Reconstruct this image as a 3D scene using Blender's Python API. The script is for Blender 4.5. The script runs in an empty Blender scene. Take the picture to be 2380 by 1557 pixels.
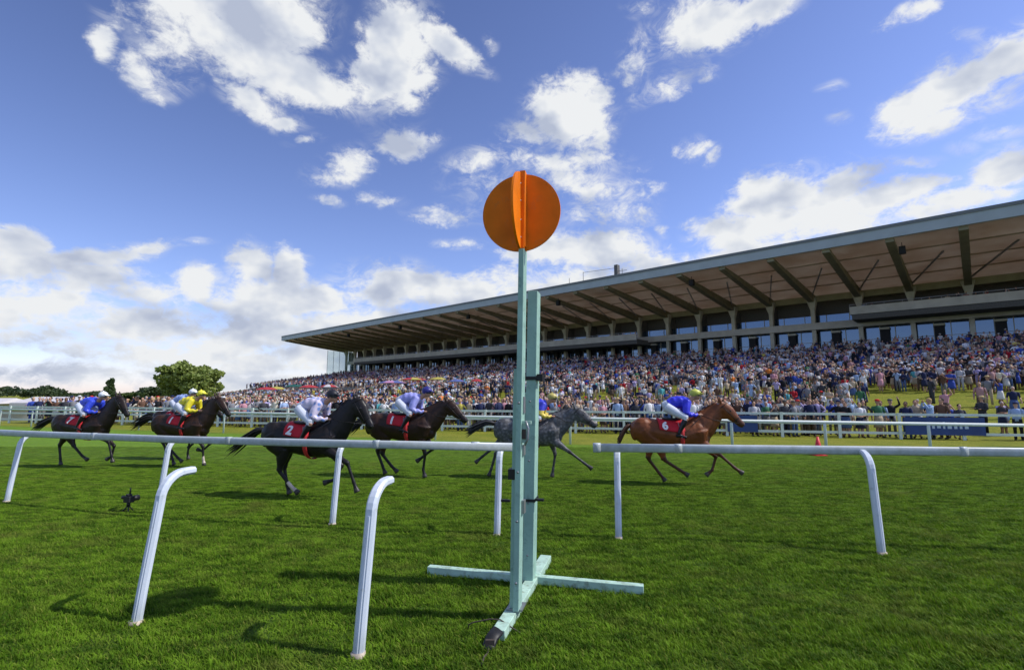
import bpy, bmesh, math, random
import numpy as np
from mathutils import Vector, Matrix
random.seed(7); rng = np.random.default_rng(7)
sc = bpy.context.scene
COL = sc.collection

# ------------------------------------------------------------------ camera
F = 1150.0; H = 2.1
PITCH = math.atan2(912 - 778.5, F)
cam_d = bpy.data.cameras.new('camera')
cam_d.sensor_width = 36; cam_d.lens = F / 2380 * 36
cam_d.clip_start = 0.05; cam_d.clip_end = 6000
cam = bpy.data.objects.new('camera', cam_d); COL.objects.link(cam)
cam.location = (0, 0, H); cam.rotation_euler = (math.pi / 2 + PITCH, 0, 0)
sc.camera = cam

# ------------------------------------------------------------------ colour management
sc.view_settings.view_transform = 'Standard'
sc.view_settings.look = 'None'
sc.view_settings.gamma = 1
sc.view_settings.use_curve_mapping = False
sc.view_settings.exposure = 0.0

# ------------------------------------------------------------------ measuring helpers (a photo point to a world point)
def ray(x, y):
    a = (x - 1190) / F; b = (778.5 - y) / F
    return (a, math.cos(PITCH) - b * math.sin(PITCH), math.sin(PITCH) + b * math.cos(PITCH))
def on_z(x, y, z=0.0):
    r = ray(x, y); k = (z - H) / r[2]
    return Vector((k * r[0], k * r[1], z))
def at_Y(x, y, Y):
    r = ray(x, y); k = Y / r[1]
    return Vector((k * r[0], Y, H + k * r[2]))

# ------------------------------------------------------------------ sun
SUN_EL = math.radians(48); SUN_AZ = math.radians(-6)     # azimuth from +X towards +Y
sd = Vector((math.cos(SUN_EL) * math.cos(SUN_AZ), math.cos(SUN_EL) * math.sin(SUN_AZ), math.sin(SUN_EL)))
sun_d = bpy.data.lights.new('sun', 'SUN'); sun_d.energy = 4.2; sun_d.angle = math.radians(0.8); sun_d.color = (1.0, 0.955, 0.88)
sun = bpy.data.objects.new('sun', sun_d); COL.objects.link(sun)
sun.rotation_euler = (-sd).to_track_quat('-Z', 'Y').to_euler()
sun.location = (60, 0, 60)

# ------------------------------------------------------------------ world: Nishita sky with cumulus clouds fixed in the sky's directions
world = bpy.data.worlds.new('World'); sc.world = world; world.use_nodes = True
def build_world():
    nt = world.node_tree; N = nt.nodes; Lk = nt.links; N.clear()
    def nd(t, **kw):
        n = N.new(t)
        for k, v in kw.items(): setattr(n, k, v)
        return n
    def math_(op, a, b=None, c=None, clamp=False):
        n = nd('ShaderNodeMath', operation=op); n.use_clamp = clamp
        for i, v in enumerate((a, b, c)):
            if v is None: continue
            if isinstance(v, (int, float)): n.inputs[i].default_value = v
            else: Lk.new(v, n.inputs[i])
        return n.outputs[0]
    sky = nd('ShaderNodeTexSky', sky_type='NISHITA'); sky.sun_disc = False
    sky.sun_elevation = SUN_EL; sky.sun_rotation = math.pi / 2 - SUN_AZ
    sky.altitude = 50; sky.air_density = 1.0; sky.dust_density = 0.35; sky.ozone_density = 2.2
    tc = nd('ShaderNodeTexCoord')
    sep = nd('ShaderNodeSeparateXYZ'); Lk.new(tc.outputs['Generated'], sep.inputs[0])
    X, Y, Z = sep.outputs
    az = math_('ARCTAN2', X, Y); el = math_('ARCSINE', Z)
    cmb = nd('ShaderNodeCombineXYZ'); Lk.new(az, cmb.inputs[0]); Lk.new(el, cmb.inputs[1])
    P = cmb.outputs[0]
    # warped direction for the noise, flattened towards the horizon
    def fbm(scale, detail, rough, off=(0, 0, 0), squash=1.9, dist=0.0):
        mp = nd('ShaderNodeMapping'); mp.inputs['Location'].default_value = off
        mp.inputs['Scale'].default_value = (scale, scale * squash, scale)
        Lk.new(P, mp.inputs[0])
        n = nd('ShaderNodeTexNoise'); n.inputs['Scale'].default_value = 1
        n.inputs['Detail'].default_value = detail; n.inputs['Roughness'].default_value = rough
        n.inputs['Distortion'].default_value = dist
        Lk.new(mp.outputs[0], n.inputs['Vector']); return n.outputs['Fac']
    # warp P a little so that the cloud bodies are never plain ellipses
    wn = nd('ShaderNodeTexNoise'); wn.inputs['Scale'].default_value = 5.0; wn.inputs['Detail'].default_value = 3
    Lk.new(P, wn.inputs['Vector'])
    ws = nd('ShaderNodeVectorMath', operation='SUBTRACT'); Lk.new(wn.outputs['Color'], ws.inputs[0]); ws.inputs[1].default_value = (.5, .5, .5)
    wm = nd('ShaderNodeVectorMath', operation='MULTIPLY'); Lk.new(ws.outputs[0], wm.inputs[0]); wm.inputs[1].default_value = (.10, .07, 0)
    wa = nd('ShaderNodeVectorMath', operation='ADD'); Lk.new(P, wa.inputs[0]); Lk.new(wm.outputs[0], wa.inputs[1])
    PW = wa.outputs[0]
    def azel(px, py):
        r = Vector(ray(px, py)).normalized()
        return math.atan2(r.x, r.y), math.asin(r.z)
    total = None; shade = None
    for cx, cy, rx, ry, rot, w in CLOUDS:
        a0, e0 = azel(cx, cy)
        ax, ex = azel(cx + 10, cy); ay, ey = azel(cx, cy - 10)
        kx = math.hypot(ax - a0, ex - e0) / 10; ky = math.hypot(ay - a0, ey - e0) / 10
        base = math.atan2(ex - e0, ax - a0)
        m = nd('ShaderNodeMapping', vector_type='TEXTURE')
        m.inputs['Location'].default_value = (a0, e0, 0)
        m.inputs['Rotation'].default_value = (0, 0, base + math.radians(rot))
        m.inputs['Scale'].default_value = (rx * kx, ry * ky, 1)
        if total is None: Lk.new(PW, m.inputs[0])
        else:                                             # (keeps the node stack short: one blob after the other)
            q = nd('ShaderNodeVectorMath', operation='MULTIPLY_ADD'); Lk.new(total, q.inputs[0]); q.inputs[1].default_value = (1e-7,) * 3
            Lk.new(PW, q.inputs[2]); Lk.new(q.outputs[0], m.inputs[0])
        ln = nd('ShaderNodeVectorMath', operation='LENGTH'); Lk.new(m.outputs[0], ln.inputs[0])
        mr = nd('ShaderNodeMapRange', interpolation_type='SMOOTHSTEP')
        mr.inputs['From Min'].default_value = 1.65; mr.inputs['From Max'].default_value = 0.0
        mr.inputs['To Min'].default_value = 0; mr.inputs['To Max'].default_value = w
        Lk.new(ln.outputs['Value'], mr.inputs['Value'])
        total = mr.outputs[0] if total is None else math_('MAXIMUM', total, mr.outputs[0])
    # scattered cumulus everywhere outside the field seen in the picture
    far = fbm(3.2, 2, .5, (3.1, 1.7, 4.2), 1.6)
    farm = nd('ShaderNodeMapRange', interpolation_type='SMOOTHSTEP'); farm.inputs['From Min'].default_value = .5; farm.inputs['From Max'].default_value = .68
    Lk.new(far, farm.inputs['Value'])
    away = nd('ShaderNodeMapRange', interpolation_type='SMOOTHSTEP'); away.inputs['From Min'].default_value = .85; away.inputs['From Max'].default_value = 1.15
    Lk.new(math_('ABSOLUTE', az), away.inputs['Value'])
    up = nd('ShaderNodeMapRange', interpolation_type='SMOOTHSTEP'); up.inputs['From Min'].default_value = .72; up.inputs['From Max'].default_value = .95
    Lk.new(el, up.inputs['Value'])
    outside = math_('MAXIMUM', away.outputs[0], up.outputs[0])
    total = math_('MAXIMUM', total, math_('MULTIPLY', farm.outputs[0], outside))
    n1 = fbm(7.0, 9, .62, (0.3, 0.9, 1.3), 1.7, 0.35)
    n2 = fbm(34.0, 5, .66, (5.3, 2.9, 0.3), 1.4, 0.4)
    nn = math_('ADD', math_('MULTIPLY', math_('SUBTRACT', n1, .5), 2.6), math_('MULTIPLY', math_('SUBTRACT', n2, .5), 1.3))
    dens = math_('ADD', math_('MULTIPLY', total, 1.22), math_('MULTIPLY', nn, 1.05))
    alpha = nd('ShaderNodeMapRange', interpolation_type='SMOOTHSTEP')
    alpha.inputs['From Min'].default_value = .38; alpha.inputs['From Max'].default_value = 1.12
    Lk.new(dens, alpha.inputs['Value'])
    gate = nd('ShaderNodeMapRange', interpolation_type='SMOOTHSTEP'); gate.inputs['From Min'].default_value = .02; gate.inputs['From Max'].default_value = .30
    Lk.new(total, gate.inputs['Value'])
    al = math_('MULTIPLY', alpha.outputs[0], gate.outputs[0])
    # thin torn veils round the solid clouds
    wn2 = fbm(15.0, 7, .66, (2.2, 4.1, .6), 1.8, 0.9)
    v1 = nd('ShaderNodeMapRange', interpolation_type='SMOOTHSTEP'); v1.inputs['From Min'].default_value = .10; v1.inputs['From Max'].default_value = .75
    Lk.new(total, v1.inputs['Value'])
    v2 = nd('ShaderNodeMapRange', interpolation_type='SMOOTHSTEP'); v2.inputs['From Min'].default_value = .40; v2.inputs['From Max'].default_value = .70; v2.inputs['To Max'].default_value = .72
    Lk.new(wn2, v2.inputs['Value'])
    al = math_('MAXIMUM', al, math_('MULTIPLY', v1.outputs[0], v2.outputs[0]))
    # lit tops and grey bases: compare the cloud noise here with the noise a little towards the sun
    sx, sy = 0.045, 0.05
    n1s = fbm(9.0, 3, .5, (0.3 + 9 * sx, 0.9 + 9 * 1.5 * sy, 1.3), 1.5, 0.15)
    n1c = fbm(9.0, 3, .5, (0.3, 0.9, 1.3), 1.5, 0.15)
    lit = math_('MULTIPLY', math_('SUBTRACT', n1c, n1s), 2.6)
    thick = nd('ShaderNodeMapRange', interpolation_type='SMOOTHSTEP'); thick.inputs['From Min'].default_value = .8; thick.inputs['From Max'].default_value = 1.7
    Lk.new(dens, thick.inputs['Value'])
    big = fbm(5.5, 4, .55, (7.7, 3.3, 2.2), 3.0)
    lowm = nd('ShaderNodeMapRange', interpolation_type='SMOOTHSTEP'); lowm.inputs['From Min'].default_value = .30; lowm.inputs['From Max'].default_value = .06
    Lk.new(el, lowm.inputs['Value'])
    t = math_('ADD', .86, lit)
    t = math_('SUBTRACT', t, math_('MULTIPLY', thick.outputs[0], .16))
    t = math_('SUBTRACT', t, math_('MULTIPLY', math_('SUBTRACT', big, .42), math_('ADD', .30, math_('MULTIPLY', lowm.outputs[0], .45))))
    t = math_('SUBTRACT', t, math_('MULTIPLY', lowm.outputs[0], .05), clamp=True)
    cr = nd('ShaderNodeValToRGB'); Lk.new(t, cr.inputs[0])
    cr.color_ramp.elements[0].color = (.50, .56, .71, 1); cr.color_ramp.elements[0].position = .12
    cr.color_ramp.elements[1].color = (.93, .95, .97, 1); cr.color_ramp.elements[1].position = .95
    e = cr.color_ramp.elements.new(.55); e.color = (.70, .75, .85, 1)
    # sky
    sm = nd('ShaderNodeVectorMath', operation='MULTIPLY'); Lk.new(sky.outputs[0], sm.inputs[0]); sm.inputs[1].default_value = SKY_MUL
    # deeper blue with height and away from the sun, as the Nishita model alone is too even here
    gh = nd('ShaderNodeMapRange'); gh.inputs['From Min'].default_value = .12; gh.inputs['From Max'].default_value = .75; gh.inputs['To Min'].default_value = 1.04; gh.inputs['To Max'].default_value = .80
    Lk.new(el, gh.inputs['Value'])
    ga = nd('ShaderNodeMapRange'); ga.inputs['From Min'].default_value = -.9; ga.inputs['From Max'].default_value = .7; ga.inputs['To Min'].default_value = .90; ga.inputs['To Max'].default_value = 1.10
    Lk.new(az, ga.inputs['Value'])
    sm2 = nd('ShaderNodeVectorMath', operation='SCALE'); Lk.new(sm.outputs[0], sm2.inputs[0]); Lk.new(math_('MULTIPLY', gh.outputs[0], ga.outputs[0]), sm2.inputs['Scale']); sm = sm2
    mix = nd('ShaderNodeMix', data_type='RGBA')
    Lk.new(al, mix.inputs[0]); Lk.new(sm.outputs[0], mix.inputs[6])
    cs = nd('ShaderNodeVectorMath', operation='SCALE'); Lk.new(cr.outputs[0], cs.inputs[0]); cs.inputs['Scale'].default_value = CLOUD_GAIN / SKY_STR
    Lk.new(cs.outputs[0], mix.inputs[7])
    bg = nd('ShaderNodeBackground'); bg.inputs['Strength'].default_value = SKY_STR
    Lk.new(mix.outputs[2], bg.inputs[0])
    out = nd('ShaderNodeOutputWorld'); Lk.new(bg.outputs[0], out.inputs[0])
    world.cycles.sampling_method = 'MANUAL'; world.cycles.sample_map_resolution = 1024
SKY_STR = 0.11
SKY_MUL = (1.38, 1.32, 1.72)
CLOUD_GAIN = 0.92
# cx, cy, rx, ry (photo pixels the cloud covers), tilt in degrees, weight
CLOUDS = [
 # the great torn cloud at the upper left
 (450, 15, 150, 70, 0, 1.2), (600, 20, 190, 110, 0, 1.3), (520, 100, 140, 70, -25, 1.15), (650, 150, 170, 80, -25, 1.25),
 (760, 205, 160, 60, -8, 1.25), (890, 185, 130, 80, 10, 1.25), (930, 80, 90, 100, 20, 1.15), (1030, 90, 110, 34, -24, 1.15), (1135, 90, 26, 26, 0, .55),
 (590, 230, 90, 40, -28, 1.1), (650, 275, 66, 26, -14, 1.0), (940, 235, 60, 40, 0, .95), (980, 180, 50, 40, 0, .9),
 (232, 88, 44, 44, 0, .95), (330, 165, 74, 50, -35, .85), (390, 90, 110, 90, 0, .72), (270, 30, 80, 70, 0, .50), (420, 180, 80, 36, 0, .55), (370, 210, 60, 24, 0, .6),
 (950, 325, 84, 40, 0, .78), (795, 385, 84, 46, 15, .9), (770, 470, 40, 20, 0, .62), (705, 322, 46, 16, 0, .5), (900, 270, 110, 50, 0, .4),
 # centre
 (1325, 260, 110, 84, 0, 1.3), (1310, 215, 70, 50, 0, 1.1), (1225, 312, 76, 36, 0, .85), (1395, 300, 50, 60, 0, 1.0), (1320, 375, 160, 40, 0, .85),
 (1105, 385, 90, 36, 5, .85), (1370, 430, 140, 56, -14, .9), (1040, 500, 120, 32, 0, .62), (890, 465, 70, 26, 0, .5), (1150, 440, 150, 60, 0, .55),
 (1400, 490, 110, 46, 0, .9), (1400, 580, 160, 52, -10, 1.15), (1300, 575, 140, 46, 0, 1.05), (1060, 568, 90, 16, 0, .62), (1500, 620, 120, 30, 0, .95), (1535, 540, 26, 20, 0, .5),
 # upper right of centre
 (1650, 60, 120, 76, 10, 1.25), (1740, 20, 120, 60, 20, 1.2), (1500, 110, 70, 60, 40, .82), (1500, 10, 60, 30, 0, .6),
 (1555, 190, 90, 40, 15, .75), (1650, 170, 30, 36, 0, .65), (1478, 210, 26, 40, 0, .6),
 (1605, 335, 46, 32, 0, .65), (1650, 355, 26, 26, 0, .55), (1955, 290, 36, 22, 15, .6), (1935, 215, 44, 18, 10, .55), (1520, 430, 40, 16, 0, .5),
 # the bank over the roof
 (1790, 460, 110, 66, 10, 1.3), (1720, 540, 120, 50, 0, 1.25), (1890, 510, 180, 66, 0, 1.2), (2030, 475, 160, 44, 12, 1.05), (1960, 430, 90, 50, 10, .9),
 (2120, 448, 110, 22, 16, .85), (2000, 405, 150, 26, 10, .7), (2110, 385, 90, 20, 8, .65),
 (2130, 265, 110, 58, 33, 1.25), (2230, 200, 130, 66, 28, 1.3), (2340, 120, 110, 70, 20, 1.3), (2180, 285, 110, 36, 15, 1.05), (2310, 220, 100, 50, 20, .9),
 (2120, 30, 80, 32, 20, .6), (2240, 85, 60, 26, 10, .5), (2330, 300, 100, 22, 12, .8), (2100, 325, 80, 26, 10, .75), (2250, 345, 50, 26, 0, .65),
 (2345, 390, 110, 60, 30, 1.3), (2250, 470, 140, 32, 15, 1.05), (2180, 500, 110, 26, 15, .95), (1700, 600, 200, 40, 10, 1.0),
 # cumulus along the left horizon
 (40, 560, 70, 42, 0, 1.15), (60, 615, 100, 50, 0, 1.0), (240, 590, 150, 26, 5, 1.0), (350, 568, 80, 22, 8, 1.0), (460, 565, 50, 12, 0, .6),
 (220, 650, 130, 52, 0, 1.2), (330, 680, 110, 46, -10, 1.15), (572, 622, 60, 50, 0, 1.35), (668, 640, 60, 54, 0, 1.35), (455, 655, 52, 46, 0, 1.2),
 (620, 700, 190, 60, 0, 1.25), (900, 675, 140, 60, 0, 1.3), (1020, 685, 160, 50, -8, 1.25), (770, 690, 80, 46, 0, 1.2),
 (100, 720, 220, 80, 0, 1.15), (330, 740, 220, 70, 0, 1.2), (600, 770, 280, 70, 0, 1.2), (400, 820, 260, 44, 0, 1.1), (60, 790, 180, 30, 0, .8),
 (700, 840, 260, 50, 0, 1.15), (900, 780, 220, 90, 0, 1.2), (300, 870, 300, 36, 0, .95), (60, 860, 160, 30, 0, .85), (560, 890, 340, 30, 0, .95), (1400, 700, 300, 90, 0, 1.1)]
build_world()

# ------------------------------------------------------------------ materials
MATS = {}
def mat(name, col, rough=0.6, spec=0.4, noise=0.0, nscale=8.0, bump=0.0, bscale=40.0, metallic=0.0, trans=0.0, attr=None, coat=0.0):
    if name in MATS: return MATS[name]
    m = bpy.data.materials.new(name); m.use_nodes = True; MATS[name] = m
    nt = m.node_tree; N = nt.nodes; L = nt.links
    b = N['Principled BSDF']
    b.inputs['Roughness'].default_value = rough
    b.inputs['Specular IOR Level'].default_value = spec
    b.inputs['Metallic'].default_value = metallic
    if coat: b.inputs['Coat Weight'].default_value = coat; b.inputs['Coat Roughness'].default_value = .2
    src = None
    if attr:
        a = N.new('ShaderNodeAttribute'); a.attribute_name = attr; src = a.outputs['Color']
    tc = N.new('ShaderNodeTexCoord')
    if noise > 0:
        n = N.new('ShaderNodeTexNoise'); n.inputs['Scale'].default_value = nscale; n.inputs['Detail'].default_value = 5
        L.new(tc.outputs['Object'], n.inputs['Vector'])
        mr = N.new('ShaderNodeMapRange'); mr.inputs['From Min'].default_value = .3; mr.inputs['From Max'].default_value = .7
        mr.inputs['To Min'].default_value = 1 - noise; mr.inputs['To Max'].default_value = 1 + noise
        L.new(n.outputs['Fac'], mr.inputs['Value'])
        s = N.new('ShaderNodeVectorMath'); s.operation = 'SCALE'
        if src: L.new(src, s.inputs[0])
        else: s.inputs[0].default_value = col[:3]
        L.new(mr.outputs[0], s.inputs['Scale']); src = s.outputs[0]
    if src: L.new(src, b.inputs['Base Color'])
    else: b.inputs['Base Color'].default_value = (*col[:3], 1)
    if bump > 0:
        n = N.new('ShaderNodeTexNoise'); n.inputs['Scale'].default_value = bscale; n.inputs['Detail'].default_value = 4
        L.new(tc.outputs['Object'], n.inputs['Vector'])
        bp = N.new('ShaderNodeBump'); bp.inputs['Strength'].default_value = bump; bp.inputs['Distance'].default_value = .02
        L.new(n.outputs['Fac'], bp.inputs['Height']); L.new(bp.outputs[0], b.inputs['Normal'])
    if trans > 0:
        t = N.new('ShaderNodeBsdfTranslucent'); ms = N.new('ShaderNodeMixShader'); ms.inputs[0].default_value = trans
        if src: L.new(src, t.inputs[0])
        else: t.inputs[0].default_value = (*col[:3], 1)
        L.new(b.outputs[0], ms.inputs[1]); L.new(t.outputs[0], ms.inputs[2])
        L.new(ms.outputs[0], N['Material Output'].inputs['Surface'])
    return m

def grime(m, col, lo, hi, scale, amount=.6, low_z=None):
    # stains with a shape of their own over an existing material
    N = m.node_tree.nodes; L = m.node_tree.links; b = N['Principled BSDF']; src = b.inputs['Base Color'].links[0].from_socket
    tc = N.new('ShaderNodeTexCoord'); n = N.new('ShaderNodeTexNoise'); n.inputs['Scale'].default_value = scale; n.inputs['Detail'].default_value = 8; n.inputs['Roughness'].default_value = .7; L.new(tc.outputs['Object'], n.inputs['Vector'])
    r = N.new('ShaderNodeMapRange'); r.inputs['From Min'].default_value = lo; r.inputs['From Max'].default_value = hi; r.inputs['To Max'].default_value = amount; L.new(n.outputs['Fac'], r.inputs['Value']); f = r.outputs[0]
    if low_z:
        s = N.new('ShaderNodeSeparateXYZ'); L.new(tc.outputs['Object'], s.inputs[0]); z = N.new('ShaderNodeMapRange'); z.inputs['From Min'].default_value = low_z; z.inputs['From Max'].default_value = 0; L.new(s.outputs[2], z.inputs['Value'])
        w = N.new('ShaderNodeMath'); w.operation = 'MULTIPLY'; L.new(n.outputs['Fac'], w.inputs[0]); L.new(z.outputs[0], w.inputs[1]); w2 = N.new('ShaderNodeMath'); w2.operation = 'MAXIMUM'; L.new(f, w2.inputs[0]); L.new(w.outputs[0], w2.inputs[1]); f = w2.outputs[0]
    mx = N.new('ShaderNodeMix'); mx.data_type = 'RGBA'; L.new(f, mx.inputs[0]); L.new(src, mx.inputs[6]); mx.inputs[7].default_value = (*col, 1); L.new(mx.outputs[2], b.inputs['Base Color'])
    return m
# ------------------------------------------------------------------ mesh helpers
class MB:
    def __init__(s): s.v = []; s.f = []; s.m = []
    def add(s, vs, fs, m=0):
        o = len(s.v); s.v += [tuple(v) for v in vs]; s.f += [tuple(i + o for i in f) for f in fs]; s.m += [m] * len(fs)
    def box(s, x0, x1, y0, y1, z0, z1, m=0):
        s.add([(x0, y0, z0), (x1, y0, z0), (x1, y1, z0), (x0, y1, z0), (x0, y0, z1), (x1, y0, z1), (x1, y1, z1), (x0, y1, z1)],
              [(0, 3, 2, 1), (4, 5, 6, 7), (0, 1, 5, 4), (1, 2, 6, 5), (2, 3, 7, 6), (3, 0, 4, 7)], m)
    def beam(s, p0, p1, w, h, m=0, up=(0, 0, 1)):
        p0 = Vector(p0); p1 = Vector(p1); t = (p1 - p0).normalized(); up = Vector(up)
        a = t.cross(up)
        if a.length < 1e-4: a = t.cross(Vector((0, 1, 0)))
        a.normalize(); b = a.cross(t).normalized()
        vs = []
        for p in (p0, p1):
            for i, j in ((-1, -1), (1, -1), (1, 1), (-1, 1)):
                vs.append(p + a * (i * w / 2) + b * (j * h / 2))
        s.add(vs, [(3, 2, 1, 0), (4, 5, 6, 7), (0, 1, 5, 4), (1, 2, 6, 5), (2, 3, 7, 6), (3, 0, 4, 7)], m)
    def loft(s, rings, m=0, cap=True):
        n = len(rings[0]); vs = [p for r in rings for p in r]; fs = []
        for k in range(len(rings) - 1):
            for i in range(n):
                j = (i + 1) % n
                fs.append((k * n + i, k * n + j, (k + 1) * n + j, (k + 1) * n + i))
        if cap:
            fs.append(tuple(reversed(range(n)))); fs.append(tuple((len(rings) - 1) * n + i for i in range(n)))
        s.add(vs, fs, m)
    def tube(s, pts, rad, n=8, m=0, side=None, cap=True, expo=1.0):
        pts = [Vector(p) for p in pts]; rings = []
        prev = None
        for k, p in enumerate(pts):
            t = (pts[min(k + 1, len(pts) - 1)] - pts[max(k - 1, 0)]).normalized()
            sv = Vector(side) if side is not None else (prev if prev is not None else (Vector((0, 1, 0)) if abs(t.y) < .8 else Vector((1, 0, 0))))
            a = (sv - t * sv.dot(t)).normalized(); b = t.cross(a).normalized()
            if side is None: prev = a
            r = rad[k] if isinstance(rad, list) else rad
            ra, rb = r if isinstance(r, (list, tuple)) else (r, r)
            ring = []
            for i in range(n):
                an = 2 * math.pi * i / n; c, q = math.cos(an), math.sin(an)
                if expo != 1.0:
                    c = math.copysign(abs(c) ** expo, c); q = math.copysign(abs(q) ** expo, q)
                ring.append(p + a * (ra * c) + b * (rb * q))
            rings.append(ring)
        s.loft(rings, m, cap)
    def ball(s, c, r, m=0, nu=10, nv=7, rot=None):
        rx, ry, rz = r if isinstance(r, (list, tuple)) else (r, r, r)
        vs = [(0, 0, -rz)]; fs = []
        for j in range(1, nv):
            ph = -math.pi / 2 + math.pi * j / nv
            for i in range(nu):
                th = 2 * math.pi * i / nu
                vs.append((rx * math.cos(ph) * math.cos(th), ry * math.cos(ph) * math.sin(th), rz * math.sin(ph)))
        vs.append((0, 0, rz)); top = len(vs) - 1
        for i in range(nu):
            fs.append((0, 1 + (i + 1) % nu, 1 + i)); fs.append((top, top - nu + i, top - nu + (i + 1) % nu))
        for j in range(nv - 2):
            for i in range(nu):
                a = 1 + j * nu + i; b = 1 + j * nu + (i + 1) % nu
                fs.append((a, b, b + nu, a + nu))
        M = rot if rot is not None else Matrix.Identity(3)
        c = Vector(c)
        s.add([M @ Vector(v) + c for v in vs], fs, m)
    def mesh(s, name, mats, smooth=False):
        me = bpy.data.meshes.new(name); me.from_pydata(s.v, [], s.f)
        for mt in mats: me.materials.append(mt)
        me.polygons.foreach_set('material_index', s.m)
        me.polygons.foreach_set('use_smooth', [smooth] * len(s.f))
        me.update(); return me
    def build(s, name, mats, parent=None, smooth=False, loc=None, rotz=None):
        if not isinstance(mats, (list, tuple)): mats = [mats]
        o = bpy.data.objects.new(name, s.mesh(name, mats, smooth)); COL.objects.link(o)
        if parent: o.parent = parent
        if loc is not None: o.location = loc
        if rotz is not None: o.rotation_euler = (0, 0, rotz)
        return o
def fixnormals(o):
    bm = bmesh.new(); bm.from_mesh(o.data); bmesh.ops.recalc_face_normals(bm, faces=bm.faces); bm.to_mesh(o.data); bm.free(); return o
def bevel(o, w, seg=2):
    md = o.modifiers.new('bevel', 'BEVEL'); md.width = w; md.segments = seg; md.limit_method = 'ANGLE'; md.angle_limit = math.radians(40); return o
def remesh(o, voxel, smooth=2, mats=None):
    o.modifiers.new('r', 'REMESH'); md = o.modifiers[-1]; md.mode = 'VOXEL'; md.voxel_size = voxel; md.use_smooth_shade = True
    if smooth:
        md = o.modifiers.new('s', 'SMOOTH'); md.factor = .5; md.iterations = smooth
    dg = bpy.context.evaluated_depsgraph_get(); dg.update()
    me = bpy.data.meshes.new_from_object(o.evaluated_get(dg))
    old = o.data; ms = [m for m in old.materials]
    o.modifiers.clear(); o.data = me; me.name = o.name
    me.materials.clear()
    for m in (mats or ms[:1]): me.materials.append(m)
    me.polygons.foreach_set('material_index', [0] * len(me.polygons))
    me.polygons.foreach_set('use_smooth', [True] * len(me.polygons))
    bpy.data.meshes.remove(old)
    return o
def empty(name, label, cat, loc=(0, 0, 0), rotz=0.0, group=None):
    o = bpy.data.objects.new(name, None); COL.objects.link(o); o.empty_display_size = .2
    o.location = loc; o.rotation_euler = (0, 0, rotz)
    return tag(o, label, cat, group)
def tag(o, label=None, cat=None, group=None, kind=None):
    if label: o['label'] = label
    if cat: o['category'] = cat
    if group: o['group'] = group
    if kind: o['kind'] = kind
    return o
def sstep(a, b, x):
    t = np.clip((x - a) / (b - a), 0, 1); return t * t * (3 - 2 * t)

# ------------------------------------------------------------------ the lie of the place
PHI = math.radians(-13.5)                                # heading of the course near the post
GX, GY = 46.165, 49.0                                    # foot of the grandstand's frame, below the roof edge
LX = (0.73258, -0.68068); LY = (0.68068, 0.73258)        # along the stand (to the right), into the stand
GROT = math.atan2(LX[1], LX[0])
FAR_D = Vector((36.5, -11.71, 0)).normalized()           # direction of the far rail
FAR_N = Vector((-FAR_D.y, FAR_D.x, 0))                   # across it, away from the camera
FAR_0 = Vector((-20.85, 28.06, 0))
FEN_D = Vector((49.53, -11.28, 0)).normalized(); FEN_0 = Vector((-30.12, 33.77, 0))
FEN_N = Vector((-FEN_D.y, FEN_D.x, 0))
def st(x, y):                                            # world -> stand coordinates
    return (x - GX) * LX[0] + (y - GY) * LX[1], (x - GX) * LY[0] + (y - GY) * LY[1]
def sw(a, s):                                            # stand -> world
    return GX + a * LX[0] + s * LY[0], GY + a * LX[1] + s * LY[1]
TS0, TS1, TZ0, TZ1 = -13.0, 20.0, 2.95, 8.3
def terr(s): return TZ0 + (TZ1 - TZ0) * (np.clip(s, TS0, TS1) - TS0) / (TS1 - TS0)
def gz(x, y):
    x = np.asarray(x, float); y = np.asarray(y, float)
    a, s = st(x, y)
    bank = 2.9 * np.clip((s + 35.5) / 22.5, 0, 1) ** 1.15 * (1 - sstep(4, 30, s) * .6)
    bank = bank * (1 - sstep(120, 190, -a)) * (1 - sstep(40, 90, a))
    dip = -1.7 * sstep(22, 34, -x) * sstep(38, 48, y) * (1 - sstep(100, 160, y))
    # the ground only starts to rise behind the crowd fence
    d = (x - FEN_0.x) * FEN_N.x + (y - FEN_0.y) * FEN_N.y
    return bank * sstep(0, 5, d) + dip
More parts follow.
